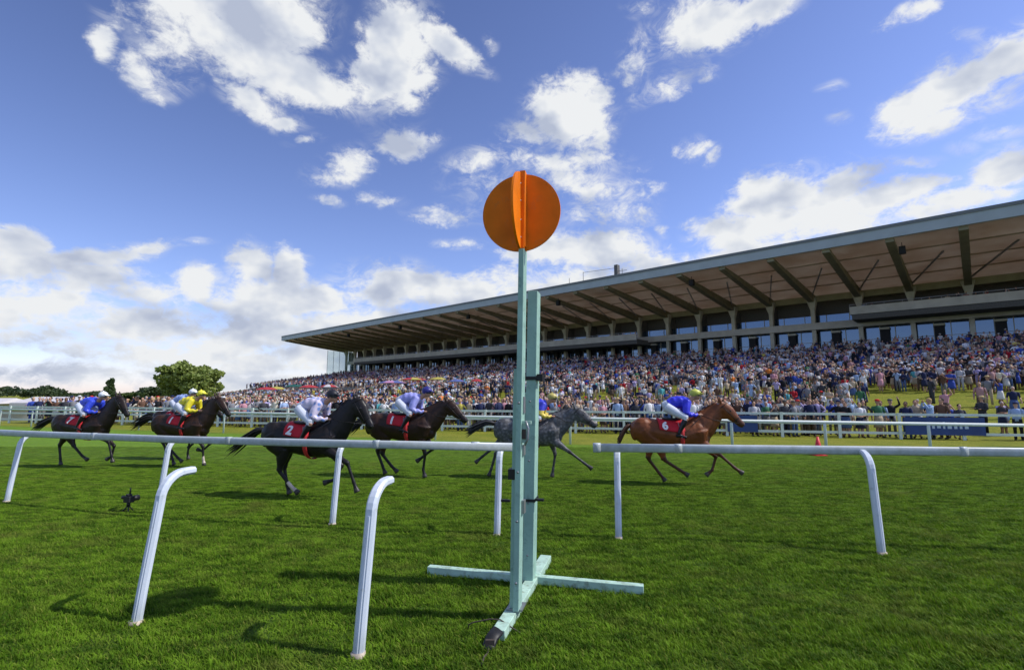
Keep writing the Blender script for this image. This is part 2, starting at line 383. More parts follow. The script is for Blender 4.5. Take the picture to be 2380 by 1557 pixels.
# ------------------------------------------------------------------ ground
def grass_ground_mat():
    m = bpy.data.materials.new('turf'); m.use_nodes = True; nt = m.node_tree; N = nt.nodes; L = nt.links
    b = N['Principled BSDF']; b.inputs['Roughness'].default_value = .75; b.inputs['Specular IOR Level'].default_value = .15
    g = N.new('ShaderNodeNewGeometry')
    def noise(scale, detail=5, rough=.55, vec=None):
        n = N.new('ShaderNodeTexNoise'); n.inputs['Scale'].default_value = scale; n.inputs['Detail'].default_value = detail; n.inputs['Roughness'].default_value = rough
        L.new(vec or g.outputs['Position'], n.inputs['Vector']); return n.outputs['Fac']
    def mr(v, a, b_, c, d):
        n = N.new('ShaderNodeMapRange'); n.interpolation_type = 'SMOOTHSTEP'
        for k, x in zip(('From Min', 'From Max', 'To Min', 'To Max'), (a, b_, c, d)): n.inputs[k].default_value = x
        L.new(v, n.inputs['Value']); return n.outputs[0]
    def mix(f, a, b_, blend='MIX'):
        n = N.new('ShaderNodeMix'); n.data_type = 'RGBA'; n.blend_type = blend
        if isinstance(f, float): n.inputs[0].default_value = f
        else: L.new(f, n.inputs[0])
        for i, v in ((6, a), (7, b_)):
            if isinstance(v, tuple): n.inputs[i].default_value = (*v, 1)
            else: L.new(v, n.inputs[i])
        return n.outputs[2]
    # distance beyond the far rail decides between the mown course and the yellower enclosure lawn
    dp = N.new('ShaderNodeVectorMath'); dp.operation = 'DOT_PRODUCT'; L.new(g.outputs['Position'], dp.inputs[0]); dp.inputs[1].default_value = FAR_N
    encl = mr(dp.outputs['Value'], FAR_0.dot(FAR_N) - .6, FAR_0.dot(FAR_N) + .5, 0, 1)
    # streaks along the running direction
    mp = N.new('ShaderNodeMapping'); L.new(g.outputs['Position'], mp.inputs[0]); mp.inputs['Rotation'].default_value = (0, 0, -PHI); mp.inputs['Scale'].default_value = (.25, 1, 1)
    st_ = noise(2.2, 6, .6, mp.outputs[0])
    n1 = noise(.7); n2 = noise(9.0, 6, .65); n3 = noise(60, 3, .6)
    base = mix(mr(st_, .38, .64, 0, 1), (.150, .285, .012), (.235, .380, .024))
    base = mix(mr(n1, .35, .65, 0, 1), base, (.180, .325, .015))
    lawn = mix(mr(n1, .35, .65, 0, 1), (.240, .265, .018), (.320, .310, .030))
    col = mix(encl, base, lawn)
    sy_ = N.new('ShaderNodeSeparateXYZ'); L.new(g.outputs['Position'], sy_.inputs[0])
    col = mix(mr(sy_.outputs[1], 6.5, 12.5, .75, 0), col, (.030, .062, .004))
    col = mix(mr(n2, .3, .7, .45, 0), col, (.035, .070, .010))
    col = mix(mr(n3, .3, .7, .30, 0), col, (.03, .06, .01))
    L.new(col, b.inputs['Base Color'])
    ad = N.new('ShaderNodeMath'); ad.operation = 'ADD'; L.new(n2, ad.inputs[0]); L.new(n3, ad.inputs[1])
    bp = N.new('ShaderNodeBump'); bp.inputs['Strength'].default_value = .7; bp.inputs['Distance'].default_value = .05
    L.new(ad.outputs[0], bp.inputs['Height']); L.new(bp.outputs[0], b.inputs['Normal'])
    return m
turf = grass_ground_mat()
def build_ground():
    av = np.unique(np.concatenate([np.arange(-2200, -300, 100), np.arange(-300, 120, 5), np.arange(120, 1500, 100)]))
    sv = np.unique(np.concatenate([np.arange(-900, -100, 60), np.arange(-100, -40, 4), np.arange(-40, -10, 1.0), np.arange(-10, 60, 5), np.arange(60, 300, 12), np.arange(300, 2600, 100)]))
    A, S = np.meshgrid(av, sv, indexing='ij')
    X = GX + A * LX[0] + S * LY[0]; Y = GY + A * LX[1] + S * LY[1]; Z = gz(X, Y)
    na, ns = A.shape
    vs = np.stack([X, Y, Z], -1).reshape(-1, 3)
    i, j = np.meshgrid(np.arange(na - 1), np.arange(ns - 1), indexing='ij')
    q = np.stack([i * ns + j, (i + 1) * ns + j, (i + 1) * ns + j + 1, i * ns + j + 1], -1).reshape(-1, 4)
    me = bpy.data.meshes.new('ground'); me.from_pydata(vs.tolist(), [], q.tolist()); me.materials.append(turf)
    me.polygons.foreach_set('use_smooth', [True] * len(me.polygons))
    o = bpy.data.objects.new('ground', me); COL.objects.link(o); tag(o, kind='structure')
build_ground()

# grass blades near the camera: one tuft patch set out on a grid, geometry nodes
def blade_mat():
    m = bpy.data.materials.new('grass_blade'); m.use_nodes = True; nt = m.node_tree; N = nt.nodes; L = nt.links
    b = N['Principled BSDF']; b.inputs['Roughness'].default_value = .6; b.inputs['Specular IOR Level'].default_value = .10
    g = N.new('ShaderNodeNewGeometry'); oi = N.new('ShaderNodeAttribute'); oi.attribute_name = 'tone'
    n = N.new('ShaderNodeTexNoise'); n.inputs['Scale'].default_value = 6.5; n.inputs['Detail'].default_value = 6; n.inputs['Roughness'].default_value = .68
    mpp = N.new('ShaderNodeMapping'); mpp.inputs['Rotation'].default_value = (0, 0, .15); mpp.inputs['Scale'].default_value = (.42, 1, 1); L.new(g.outputs['Position'], mpp.inputs[0]); L.new(mpp.outputs[0], n.inputs['Vector'])
    r = N.new('ShaderNodeValToRGB'); L.new(n.outputs['Fac'], r.inputs[0])
    r.color_ramp.elements[0].position = .42; r.color_ramp.elements[0].color = (.034, .098, .002, 1)
    r.color_ramp.elements[1].position = .60; r.color_ramp.elements[1].color = (.165, .305, .016, 1)
    mx = N.new('ShaderNodeMix'); mx.data_type = 'RGBA'; L.new(oi.outputs['Fac'], mx.inputs[0]); L.new(r.outputs[0], mx.inputs[6]); mx.inputs[7].default_value = (.25, .28, .05, 1)
    n2 = N.new('ShaderNodeTexNoise'); n2.inputs['Scale'].default_value = .9; n2.inputs['Detail'].default_value = 7; n2.inputs['Roughness'].default_value = .72; L.new(g.outputs['Position'], n2.inputs['Vector'])
    r2_ = N.new('ShaderNodeMapRange'); r2_.inputs['From Min'].default_value = .52; r2_.inputs['From Max'].default_value = .72; r2_.inputs['To Max'].default_value = .55; L.new(n2.outputs['Fac'], r2_.inputs['Value'])
    mx2 = N.new('ShaderNodeMix'); mx2.data_type = 'RGBA'; L.new(r2_.outputs[0], mx2.inputs[0]); L.new(mx.outputs[2], mx2.inputs[6]); mx2.inputs[7].default_value = (.20, .20, .045, 1); mx = mx2
    L.new(mx.outputs[2], b.inputs['Base Color'])
    t = N.new('ShaderNodeBsdfTranslucent'); L.new(mx.outputs[2], t.inputs[0])
    ms = N.new('ShaderNodeMixShader'); ms.inputs[0].default_value = .35
    L.new(b.outputs[0], ms.inputs[1]); L.new(t.outputs[0], ms.inputs[2]); L.new(ms.outputs[0], N['Material Output'].inputs['Surface'])
    return m
def build_grass():
    R = 0.30; nb = 560
    th = rng.uniform(0, 2 * np.pi, nb); rr = R * np.sqrt(rng.uniform(0, 1, nb))
    bx = rr * np.cos(th); by = rr * np.sin(th)
    clump = .55 + .45 * np.sin(bx * 23 + 1) * np.sin(by * 27 + 2)
    h = rng.uniform(.022, .056, nb) * (.35 + .95 * clump); w = rng.uniform(.0028, .0055, nb)
    la = rng.normal(2.6, .9, nb); lean = h * rng.uniform(.35, 1.25, nb)
    fa = rng.uniform(0, np.pi, nb)
    verts = []; faces = []; tone = []
    for k in range(nb):
        dx, dy = math.cos(fa[k]) * w[k], math.sin(fa[k]) * w[k]; lx, ly = math.cos(la[k]) * lean[k], math.sin(la[k]) * lean[k]
        o = len(verts); x, y, hh = bx[k], by[k], h[k]
        verts += [(x - dx, y - dy, -.005), (x + dx, y + dy, -.005), (x + dx * .8 + lx * .35, y + dy * .8 + ly * .35, hh * .6), (x - dx * .8 + lx * .35, y - dy * .8 + ly * .35, hh * .6), (x + lx, y + ly, hh)]
        faces += [(o, o + 1, o + 2, o + 3), (o + 3, o + 2, o + 4)]
        tt = max(0, rng.normal(.08, .14)) if rng.random() > .06 else rng.uniform(.5, .95)
        tone += [tt] * 5
    me = bpy.data.meshes.new('grass'); me.from_pydata(verts, [], faces)
    at = me.attributes.new('tone', 'FLOAT', 'POINT'); at.data.foreach_set('value', tone)
    me.materials.append(blade_mat())
    o = bpy.data.objects.new('grass', me); COL.objects.link(o)
    tag(o, kind='stuff')
    ng = bpy.data.node_groups.new('scatter_grass', 'GeometryNodeTree')
    ng.interface.new_socket('Geometry', in_out='INPUT', socket_type='NodeSocketGeometry'); ng.interface.new_socket('Geometry', in_out='OUTPUT', socket_type='NodeSocketGeometry')
    N = ng.nodes; L = ng.links
    gi = N.new('NodeGroupInput'); go = N.new('NodeGroupOutput')
    SX, SY, Y0, step = 46.0, 16.5, 3.0, .26
    grid = N.new('GeometryNodeMeshGrid'); grid.inputs['Size X'].default_value = SX; grid.inputs['Size Y'].default_value = SY
    grid.inputs['Vertices X'].default_value = int(SX / step); grid.inputs['Vertices Y'].default_value = int(SY / step)
    tr = N.new('GeometryNodeTransform'); tr.inputs['Translation'].default_value = (0, Y0 + SY / 2, 0); L.new(grid.outputs['Mesh'], tr.inputs['Geometry'])
    # drop what the camera's wedge can never show
    pos = N.new('GeometryNodeInputPosition'); sx = N.new('ShaderNodeSeparateXYZ'); L.new(pos.outputs[0], sx.inputs[0])
    ab = N.new('ShaderNodeMath'); ab.operation = 'ABSOLUTE'; L.new(sx.outputs[0], ab.inputs[0])
    ml = N.new('ShaderNodeMath'); ml.operation = 'MULTIPLY_ADD'; L.new(sx.outputs[1], ml.inputs[0]); ml.inputs[1].default_value = 1.2; ml.inputs[2].default_value = 2.2
    gt = N.new('ShaderNodeMath'); gt.operation = 'GREATER_THAN'; L.new(ab.outputs[0], gt.inputs[0]); L.new(ml.outputs[0], gt.inputs[1])
    dl = N.new('GeometryNodeDeleteGeometry'); L.new(tr.outputs[0], dl.inputs[0]); L.new(gt.outputs[0], dl.inputs['Selection'])
    sp = N.new('GeometryNodeSetPosition'); L.new(dl.outputs[0], sp.inputs['Geometry'])
    rv = N.new('FunctionNodeRandomValue'); rv.data_type = 'FLOAT_VECTOR'; rv.inputs[0].default_value = (-.12, -.12, 0); rv.inputs[1].default_value = (.12, .12, 0)
    L.new(rv.outputs[0], sp.inputs['Offset'])
    ip = N.new('GeometryNodeInstanceOnPoints'); L.new(sp.outputs[0], ip.inputs['Points']); L.new(gi.outputs[0], ip.inputs['Instance'])
    rr_ = N.new('FunctionNodeRandomValue'); rr_.data_type = 'FLOAT_VECTOR'; rr_.inputs[0].default_value = (0, 0, -.55); rr_.inputs[1].default_value = (0, 0, .55)
    L.new(rr_.outputs[0], ip.inputs['Rotation'])
    nt_ = N.new('ShaderNodeTexNoise'); nt_.inputs['Scale'].default_value = 2.1; nt_.inputs['Detail'].default_value = 4; nt_.inputs['Roughness'].default_value = .7
    L.new(pos.outputs[0], nt_.inputs['Vector'])
    mrr = N.new('ShaderNodeMapRange'); mrr.inputs['From Min'].default_value = .3; mrr.inputs['From Max'].default_value = .7; mrr.inputs['To Min'].default_value = .15; mrr.inputs['To Max'].default_value = 1.55
    L.new(nt_.outputs['Fac'], mrr.inputs['Value'])
    # bare scuffs: hoof marks where the blades are trodden flat
    nh = N.new('ShaderNodeTexNoise'); nh.inputs['Scale'].default_value = 3.4; nh.inputs['Detail'].default_value = 2; L.new(pos.outputs[0], nh.inputs['Vector'])
    mh = N.new('ShaderNodeMapRange'); mh.inputs['From Min'].default_value = .60; mh.inputs['From Max'].default_value = .68; mh.inputs['To Min'].default_value = 1; mh.inputs['To Max'].default_value = .12; L.new(nh.outputs['Fac'], mh.inputs['Value'])
    mf = N.new('ShaderNodeMapRange'); mf.inputs['From Min'].default_value = 7.5; mf.inputs['From Max'].default_value = 16.5; mf.inputs['To Min'].default_value = 1; mf.inputs['To Max'].default_value = .1; L.new(sx.outputs[1], mf.inputs['Value'])
    m1 = N.new('ShaderNodeMath'); m1.operation = 'MULTIPLY'; L.new(mrr.outputs[0], m1.inputs[0]); L.new(mh.outputs[0], m1.inputs[1])
    m2 = N.new('ShaderNodeMath'); m2.operation = 'MULTIPLY'; L.new(m1.outputs[0], m2.inputs[0]); L.new(mf.outputs[0], m2.inputs[1]); mrr = m2
    cz = N.new('ShaderNodeCombineXYZ'); cz.inputs[0].default_value = 1; cz.inputs[1].default_value = 1; L.new(mrr.outputs[0], cz.inputs[2])
    L.new(cz.outputs[0], ip.inputs['Scale'])
    L.new(ip.outputs[0], go.inputs[0])
    md = o.modifiers.new('scatter', 'NODES'); md.node_group = ng
build_grass()

# ------------------------------------------------------------------ grandstand
M_fascia = mat('fascia_metal', (.36, .42, .44), .45, .5, noise=.08, nscale=.6)
M_edge = mat('roof_edge_dark', (.16, .18, .19), .5)
M_roof = mat('roof_sheet', (.72, .72, .70), .6, trans=.72)
M_rafter = mat('rafter_steel', (.24, .22, .14), .6, noise=.15, nscale=1)
M_olive = mat('olive_beam', (.36, .35, .23), .6, noise=.12, nscale=1)
M_cream = mat('cream_steel', (.52, .50, .40), .6, noise=.1, nscale=1.2)
M_wall = mat('stand_wall_dark', (.12, .12, .115), .8, noise=.2)
M_balc = mat('balcony_panel', (.55, .54, .48), .65, noise=.12, nscale=.8)
M_conc = mat('terrace_concrete', (.27, .26, .24), .85, noise=.25, nscale=1.3, bump=.3, bscale=9)
M_dark = mat('dark_opening', (.012, .013, .014), .7)
M_steel = mat('grey_steel', (.30, .31, .32), .4, metallic=.6)
def soffit_mat():
    m = bpy.data.materials.new('soffit_boards'); m.use_nodes = True; N = m.node_tree.nodes; L = m.node_tree.links; b = N['Principled BSDF']
    b.inputs['Roughness'].default_value = .55
    tc = N.new('ShaderNodeTexCoord')
    w = N.new('ShaderNodeTexWave'); w.bands_direction = 'Y'; w.inputs['Scale'].default_value = 1.1; w.inputs['Distortion'].default_value = .3; L.new(tc.outputs['Object'], w.inputs['Vector'])
    n = N.new('ShaderNodeTexNoise'); n.inputs['Scale'].default_value = .35; n.inputs['Detail'].default_value = 6; L.new(tc.outputs['Object'], n.inputs['Vector'])
    r = N.new('ShaderNodeValToRGB'); L.new(n.outputs['Fac'], r.inputs[0])
    r.color_ramp.elements[0].position = .3; r.color_ramp.elements[0].color = (.60, .48, .38, 1)
    r.color_ramp.elements[1].position = .7; r.color_ramp.elements[1].color = (.74, .66, .58, 1)
    mx = N.new('ShaderNodeMix'); mx.data_type = 'RGBA'; mx.blend_type = 'MULTIPLY'; mx.inputs[0].default_value = .15
    L.new(r.outputs[0], mx.inputs[6]); L.new(w.outputs['Color'], mx.inputs[7]); L.new(mx.outputs[2], b.inputs['Base Color'])
    t = N.new('ShaderNodeBsdfTranslucent'); L.new(mx.outputs[2], t.inputs[0]); ms = N.new('ShaderNodeMixShader'); ms.inputs[0].default_value = .62
    L.new(b.outputs[0], ms.inputs[1]); L.new(t.outputs[0], ms.inputs[2]); L.new(ms.outputs[0], N['Material Output'].inputs['Surface'])
    return m
M_soffit = soffit_mat()
def glass_mat(name, tint, rough=.06, spec=1.0):
    m = bpy.data.materials.new(name); m.use_nodes = True; b = m.node_tree.nodes['Principled BSDF']
    b.inputs['Base Color'].default_value = (*tint, 1); b.inputs['Metallic'].default_value = .75; b.inputs['Roughness'].default_value = rough
    return m
M_glass = glass_mat('window_glass', (.12, .17, .24))
M_clear = bpy.data.materials.new('screen_glass'); M_clear.use_nodes = True
def _clear():
    N = M_clear.node_tree.nodes; L = M_clear.node_tree.links; b = N['Principled BSDF']; b.inputs['Base Color'].default_value = (.55, .75, .78, 1); b.inputs['Roughness'].default_value = .2
    t = N.new('ShaderNodeBsdfTransparent'); t.inputs[0].default_value = (.92, .98, .985, 1); ms = N.new('ShaderNodeMixShader'); ms.inputs[0].default_value = .14
    L.new(t.outputs[0], ms.inputs[1]); L.new(b.outputs[0], ms.inputs[2]); L.new(ms.outputs[0], N['Material Output'].inputs['Surface'])
_clear()

A0, A1 = -167.0, 24.0; BAY = 6.1
stand = empty('grandstand', 'long grandstand with cantilevered roof and packed terraces behind the course', 'grandstand', (GX, GY, 0), GROT)
def build_stand():
    P = stand
    ZF, ZB, SB = 19.12, 17.45, 22.0          # soffit height at front, at back
    def zsof(s): return ZF + (ZB - ZF) * s / SB
    r = MB()                                  # roof sheet with thickness
    r.add([(A0, .35, 20.45), (A1, .35, 20.45), (A1, 33, 18.6), (A0, 33, 18.6), (A0, .35, 20.2), (A1, .35, 20.2), (A1, 33, 18.35), (A0, 33, 18.35)],
          [(0, 1, 2, 3), (7, 6, 5, 4), (1, 5, 6, 2), (3, 2, 6, 7), (0, 3, 7, 4), (0, 4, 5, 1)])
    ro = r.build('roof', M_roof, P)
    f = MB(); f.box(A0, A1, 0, .34, 19.10, 20.22); f.build('fascia', M_fascia, ro)
    f = MB(); f.box(A0 - .05, A1 + .05, -.10, .34, 20.223, 20.58); f.build('roof_gutter', M_edge, ro)
    s = MB()                                  # soffit
    a = .345
    s.add([(A0, a, zsof(a)), (A1, a, zsof(a)), (A1, 30, zsof(30)), (A0, 30, zsof(30)), (A0, a, zsof(a) + .12), (A1, a, zsof(a) + .12), (A1, 30, zsof(30) + .12), (A0, 30, zsof(30) + .12)],
          [(3, 2, 1, 0), (4, 5, 6, 7), (1, 2, 6, 5), (3, 7, 6, 2), (0, 4, 7, 3), (0, 1, 5, 4)])
    s.build('soffit', M_soffit, ro)
    e = MB(); e.add([(A0 - .15, 0, 19.1), (A0 - .002, 0, 19.1), (A0 - .002, 30, zsof(30)), (A0 - .15, 30, zsof(30)), (A0 - .15, 0, 20.5), (A0 - .002, 0, 20.5), (A0 - .002, 30, 18.8), (A0 - .15, 30, 18.8)],
          [(3, 2, 1, 0), (4, 5, 6, 7), (0, 1, 5, 4), (1, 2, 6, 5), (2, 3, 7, 6), (3, 0, 4, 7)])
    e.build('end_trim', M_edge, ro)
    k = 0; a = 0.0
    xs = [BAY * i for i in range(3, -28, -1)]
    xs = [x for x in xs if x > A0 + 2]
    for x in xs:                              # tapering rafters below the soffit
        m = MB(); d0, d1 = .40, 1.25; w = .40
        vs = []
        for s_, d in ((.4, d0), (12, .95), (SB + .6, d1)):
            z = zsof(s_)
            vs += [(x - w, s_, z - d), (x + w, s_, z - d), (x + w, s_, z - .002), (x - w, s_, z - .002)]
        m.add(vs, [(0, 1, 2, 3), (11, 10, 9, 8)] + [(4 * q + i, 4 * (q + 1) + i, 4 * (q + 1) + (i + 1) % 4, 4 * q + (i + 1) % 4) for q in (0, 1) for i in range(4)])
        fixnormals(m.build('roof_beam', M_rafter, ro))
    for i in range(len(xs) - 1):              # slender diagonal braces between rafters
        x1, x0 = xs[i], xs[i + 1]
        m = MB(); m.beam((x0 + .4, SB - 1.5, zsof(SB - 1.5) - .35), ((x0 + x1) / 2 + 1.2, 7.5, zsof(7.5) - .18), .16, .16); m.build('roof_brace', M_steel, ro)
    for s_ in (5.5, 11, 16.5):
        m = MB(); m.box(A0 + .5, A1 - .5, s_ - .07, s_ + .07, zsof(s_) - .16, zsof(s_) - .01); m.build('purlin', M_soffit, ro)
    # back beam, brackets and columns
    m = MB(); m.box(A0 + 3, A1, 22.6, 23.2, 16.45, 17.40); m.build('eaves_beam', M_olive, P)
    for x in xs:
        m = MB()
        m.add([(x - .75, 21.2, 16.9), (x + .75, 21.2, 16.9), (x + .75, 22.55, 16.9), (x - .75, 22.55, 16.9), (x - .28, 21.8, 15.0), (x + .28, 21.8, 15.0), (x + .28, 22.55, 15.0), (x - .28, 22.55, 15.0)],
              [(0, 3, 2, 1), (4, 5, 6, 7), (0, 1, 5, 4), (1, 2, 6, 5), (2, 3, 7, 6), (3, 0, 4, 7)])
        m.box(x - .28, x + .28, 21.8, 22.55, 9.0, 14.998)
        o = m.build('column', M_cream, P); fixnormals(o)
    # back wall
    m = MB(); m.box(A0 + 5, A1, 25.5, 26.0, 8.0, 17.3); m.build('back_wall', M_wall, P)
    # upper floor slab and its window strip; the lower window band
    m = MB(); m.box(A0 + 4, A1, 21.5, 25.4, 11.87, 12.95); m.build('floor_band', M_balc, P)
    m = MB(); m.box(A0 + 4, A1, 23.6, 23.7, 12.96, 14.3); m.build('window_strip', M_glass, P)
    for i, x in enumerate(xs[:-1]):
        w = MB(); w.box(x - BAY + .32, x - .32, 23.4, 23.46, 8.6, 11.866)
        p = w.build('window', M_glass, P)
        for k in range(2):
            xx = x - BAY + .32 + (BAY - .64) * (k + .5) / 3 + .9
            q = MB(); q.box(xx - .05, xx + .05, 23.30, 23.395, 8.6, 11.86); q.build('mullion', M_cream, p)
        q = MB(); q.box(x - BAY + .32, x - .32, 23.33, 23.398, 9.95, 10.02); q.build('transom', M_cream, p)
        d = MB(); off = -BAY * .55
        d.box(x + off - .55, x + off + .55, 22.6, 23.29, 8.3, 11.3, 0); d.box(x + off - .62, x + off + .62, 22.55, 23.28, 11.303, 11.6, 1)
        d.build('doorway', [M_dark, M_cream], P)
        for k in (1, 3): g = MB(); g.box(x - BAY * k / 4 - .04, x - BAY * k / 4 + .04, 23.5, 23.59, 12.96, 14.35); g.build('window_frame', M_cream, P)
    # projecting balconies
    for (b0, b1, zt, zb) in ((-12.7, A1, 14.25, 13.15), (-150.5, -46.6, 13.2, 12.0)):
        m = MB(); m.box(b0, b1, 16.9, 17.1, zb, zt); m.box(b0, b0 + .2, 17.103, 21.4, zb, zt)
        m.box(b0 + .2, b1, 17.103, 23.3, zb - .75, zb + .15, 1)
        bo = m.build('balcony', [M_balc, M_wall], P)
        m = MB(); m.box(b0, b1, 16.97, 17.03, zt + .28, zt + .33)
        x = b0
        while x < b1:
            m.box(x, x + .05, 16.97, 17.03, zt + .002, zt + .278); x += 2.0
        m.build('handrail', M_steel, bo)
    # partition walls / doors on the balconies
    for x in xs:
        m = MB(); m.box(x - .1, x + .1, 23.0, 25.4, 12.96, 16.44); m.build('partition', M_wall, P)
    # stepped terrace
    n = 33; m = MB()
    ss = np.linspace(TS0, TS1, n + 1)
    prof = []
    for i in range(n):
        z = TZ0 + (TZ1 - TZ0) * (i + .5) / n
        prof += [(ss[i], z), (ss[i + 1], z)]
    prof = [(TS0, 1.0)] + prof + [(25.4, prof[-1][1]), (25.4, 1.0)]
    v = [(A0 + 7, s_, z) for s_, z in prof] + [(A1, s_, z) for s_, z in prof]; L_ = len(prof)
    fs = [(i, i + 1, L_ + i + 1, L_ + i) for i in range(L_ - 1)] + [tuple(reversed(range(L_))), tuple(range(L_, 2 * L_))]
    m.add(v, fs); fixnormals(m.build('terrace', M_conc, P))
    # crush barriers on the terrace
    for s_, lo, hi in ((-8, -150, 20), (0, -150, 20), (8, -150, 20)):
        z = float(terr(s_)); x = lo
        while x < hi:
            m = MB(); L2 = 5
            m.beam((x, s_, z + 1.1), (x + L2, s_, z + 1.1), .06, .06)
            for q in (0, L2 / 2, L2): m.beam((x + q, s_, z), (x + q, s_, z + 1.07), .05, .05, up=(0, 1, 0))
            m.build('crush_barrier', M_steel, P); x += 12
    # glass end screen
    for i in range(5):
        s0 = 13.2 + i * 2.2
        m = MB(); m.box(A0 + 6.0, A0 + 6.06, s0, s0 + 2.1, 8.2, 16.2); sc_ = m.build('end_screen', M_clear, P)
        m = MB(); m.beam((A0 + 6.03, s0 - .06, 8), (A0 + 6.03, s0 - .06, 16.3), .1, .1); m.build('screen_post', M_fascia, sc_)
    m = MB(); m.box(A0 + 5.4, A0 + 6.3, 13.0, 25.2, 7.0, 8.2); m.build('end_wall', M_wall, P)
    # loudspeakers under the roof edge
    for x in (-5.2, -29.5, -54, -78, -103, -128):
        m = MB(); m.box(x - .3, x + .3, 2.2, 2.8, 17.6, 18.45); m.beam((x, 2.5, 18.45), (x, 2.5, 18.95), .06, .06, up=(0, 1, 0)); m.build('loudspeaker', M_dark, P)
    # mast and rail on the roof
    m = MB(); m.box(-42.7, -42.1, 3, 3.8, 20.35, 23.1); m.box(-46.5, -42.703, 3.1, 3.7, 20.35, 21.1)
    m.beam((-52, 3.2, 20.3), (-52, 3.2, 22.4), .06, .06, up=(0, 1, 0)); m.beam((-49, 3.2, 20.3), (-49, 3.2, 23.0), .06, .06, up=(0, 1, 0))
    m.beam((-49, 3.2, 22.9), (-42.7, 3.2, 22.6), .05, .05); m.beam((-41.3, 3.2, 20.3), (-41.3, 3.2, 22.3), .06, .06, up=(0, 1, 0)); m.beam((-42.1, 3.2, 22.0), (-40.4, 3.2, 21.9), .05, .05)
    m.build('roof_mast', M_wall, ro)
build_stand()

# ------------------------------------------------------------------ rails and posts
M_white = mat('white_plastic', (.60, .66, .74), .35, .5, noise=.05, nscale=3)
grime(M_white, (.22, .25, .17), .56, .74, 7, .55, .22)
M_whited = mat('white_paint_far', (.62, .68, .66), .5)
M_scuff = mat('scuffed_foot', (.45, .38, .30), .7, noise=.3, nscale=20)
def arc_path(base, tip, hgt, r=.24):
    base = Vector(base); tip = Vector(tip); tip.z = hgt
    hor = Vector((tip.x - base.x, tip.y - base.y, 0)); hd = hor.normalized(); reach = hor.length
    lean = reach * .30
    top = base + hd * lean + Vector((0, 0, hgt - r))
    pts = [base - Vector((0, 0, .05)), base + (top - base) * .33, base + (top - base) * .66, top]
    rem = reach - lean; rh = min(r * 1.0, rem)
    d0 = (top - base).normalized()
    for k in range(1, 9):
        t = k / 8; an = t * math.pi / 2
        p = top + hd * (rh * (1 - math.cos(an))) + Vector((0, 0, r * math.sin(an)))
        pts.append(p)
    if rem > rh + .01: pts.append(Vector((tip.x, tip.y, hgt)))
    return pts
def prof_tube(m, pts, w, th, side):
    # chamfered box section, as extruded plastic posts have
    prof = [(-w, -th * .45), (-w * .55, -th), (w * .55, -th), (w, -th * .45), (w, th * .45), (w * .55, th), (-w * .55, th), (-w, th * .45)]
    rings = []
    for k, p in enumerate(pts):
        t = (pts[min(k + 1, len(pts) - 1)] - pts[max(k - 1, 0)]).normalized(); a = (side - t * side.dot(t)).normalized(); b = a.cross(t).normalized()
        rings.append([p + a * u + b * v for u, v in prof])
    m.loft(rings)
def rail_post(base, tip, label, hgt=1.27, group='white gooseneck rail posts', w=.046, th=.036):
    base = Vector(base); tip = Vector(tip)
    e = empty('rail_post', label, 'rail post', base, 0, group)
    pts = [p - base for p in arc_path(base, tip, hgt)]
    hd = (Vector((tip.x, tip.y, 0)) - Vector((base.x, base.y, 0))).normalized(); side = Vector((hd.y, -hd.x, 0))
    m = MB(); prof_tube(m, pts, w, th, side)
    # raised rib along the camera side of the upright
    o = m.build('post', M_white, e)
    m = MB(); m.tube([p + Vector((-hd.x, -hd.y, 0)) * (th + .001) for p in pts[:4]], (.014, .006), 6, 0, side); m.build('rib', M_white, o)
    m = MB(); m.tube([Vector((0, 0, -.05)), Vector((0, 0, .035))], (w + .008, th + .008), 14, 0, side, True, .5); m.build('foot_socket', M_scuff, o, True)
    return e
RAIL_T = 1.29
perp = Vector((math.sin(-PHI), math.cos(-PHI), 0))
def rp(px, py, label, **kw):
    b = on_z(px, py); rail_post(b, b + perp * kw.pop('reach', .36), label, **kw)
rp(15, 1167, 'white gooseneck post at the far left carrying the near rail beyond the front-row posts')
rp(365, 1195, 'white rail post partly hidden behind the leftmost front post')
rp(772, 1220, 'white post under the near rail beside the dark horse with the red number two cloth')
rp(1155, 1245, 'white rail post just left of the green finishing post, at the end of the rail')
rp(1438, 1252, 'straight-looking white post at the open end of the right-hand rail')
rp(2050, 1288, 'white rail post nearest the right edge of the photo, scuffed near its foot')
rp(315, 1450, 'tall free-standing white gooseneck post, left of the two without a rail', reach=.50, hgt=1.30)
rp(832, 1525, 'free-standing white gooseneck post nearest the camera, without a rail', reach=.46, hgt=1.30)

def rail_run(pts, label, name='running_rail'):
    e = empty(name, label, 'rail', pts[0], 0)
    P0_ = Vector(pts[0])
    m = MB(); side = Vector((0, 0, 1))
    m.tube([Vector(p) - P0_ for p in pts], (.062, .034), 16, 0, side, True, .7); o = m.build('rail', M_white, e, True)
    return e, o, P0_
PA = [on_z(-260, 993, RAIL_T), on_z(60, 1008, RAIL_T), on_z(400, 1021, RAIL_T), on_z(800, 1031, RAIL_T), on_z(1196, 1039, RAIL_T)]
e1, o1, q0 = rail_run(PA, 'long white plastic running rail left of the finishing post, passing before the horses')
PB = [on_z(1380, 1040, RAIL_T), on_z(1700, 1043.5, RAIL_T), on_z(2100, 1047.5, RAIL_T), on_z(2380, 1051, RAIL_T), on_z(3000, 1060, RAIL_T)]
e2, o2, q1 = rail_run(PB, 'white plastic running rail right of the finishing post with a capped open end')
m = MB(); d = (PB[1] - PB[0]).normalized(); m.tube([-d * .01, d * .10], (.070, .042), 16, 0, (0, 0, 1), True, .7); m.build('end_cap', M_white, e2, True)
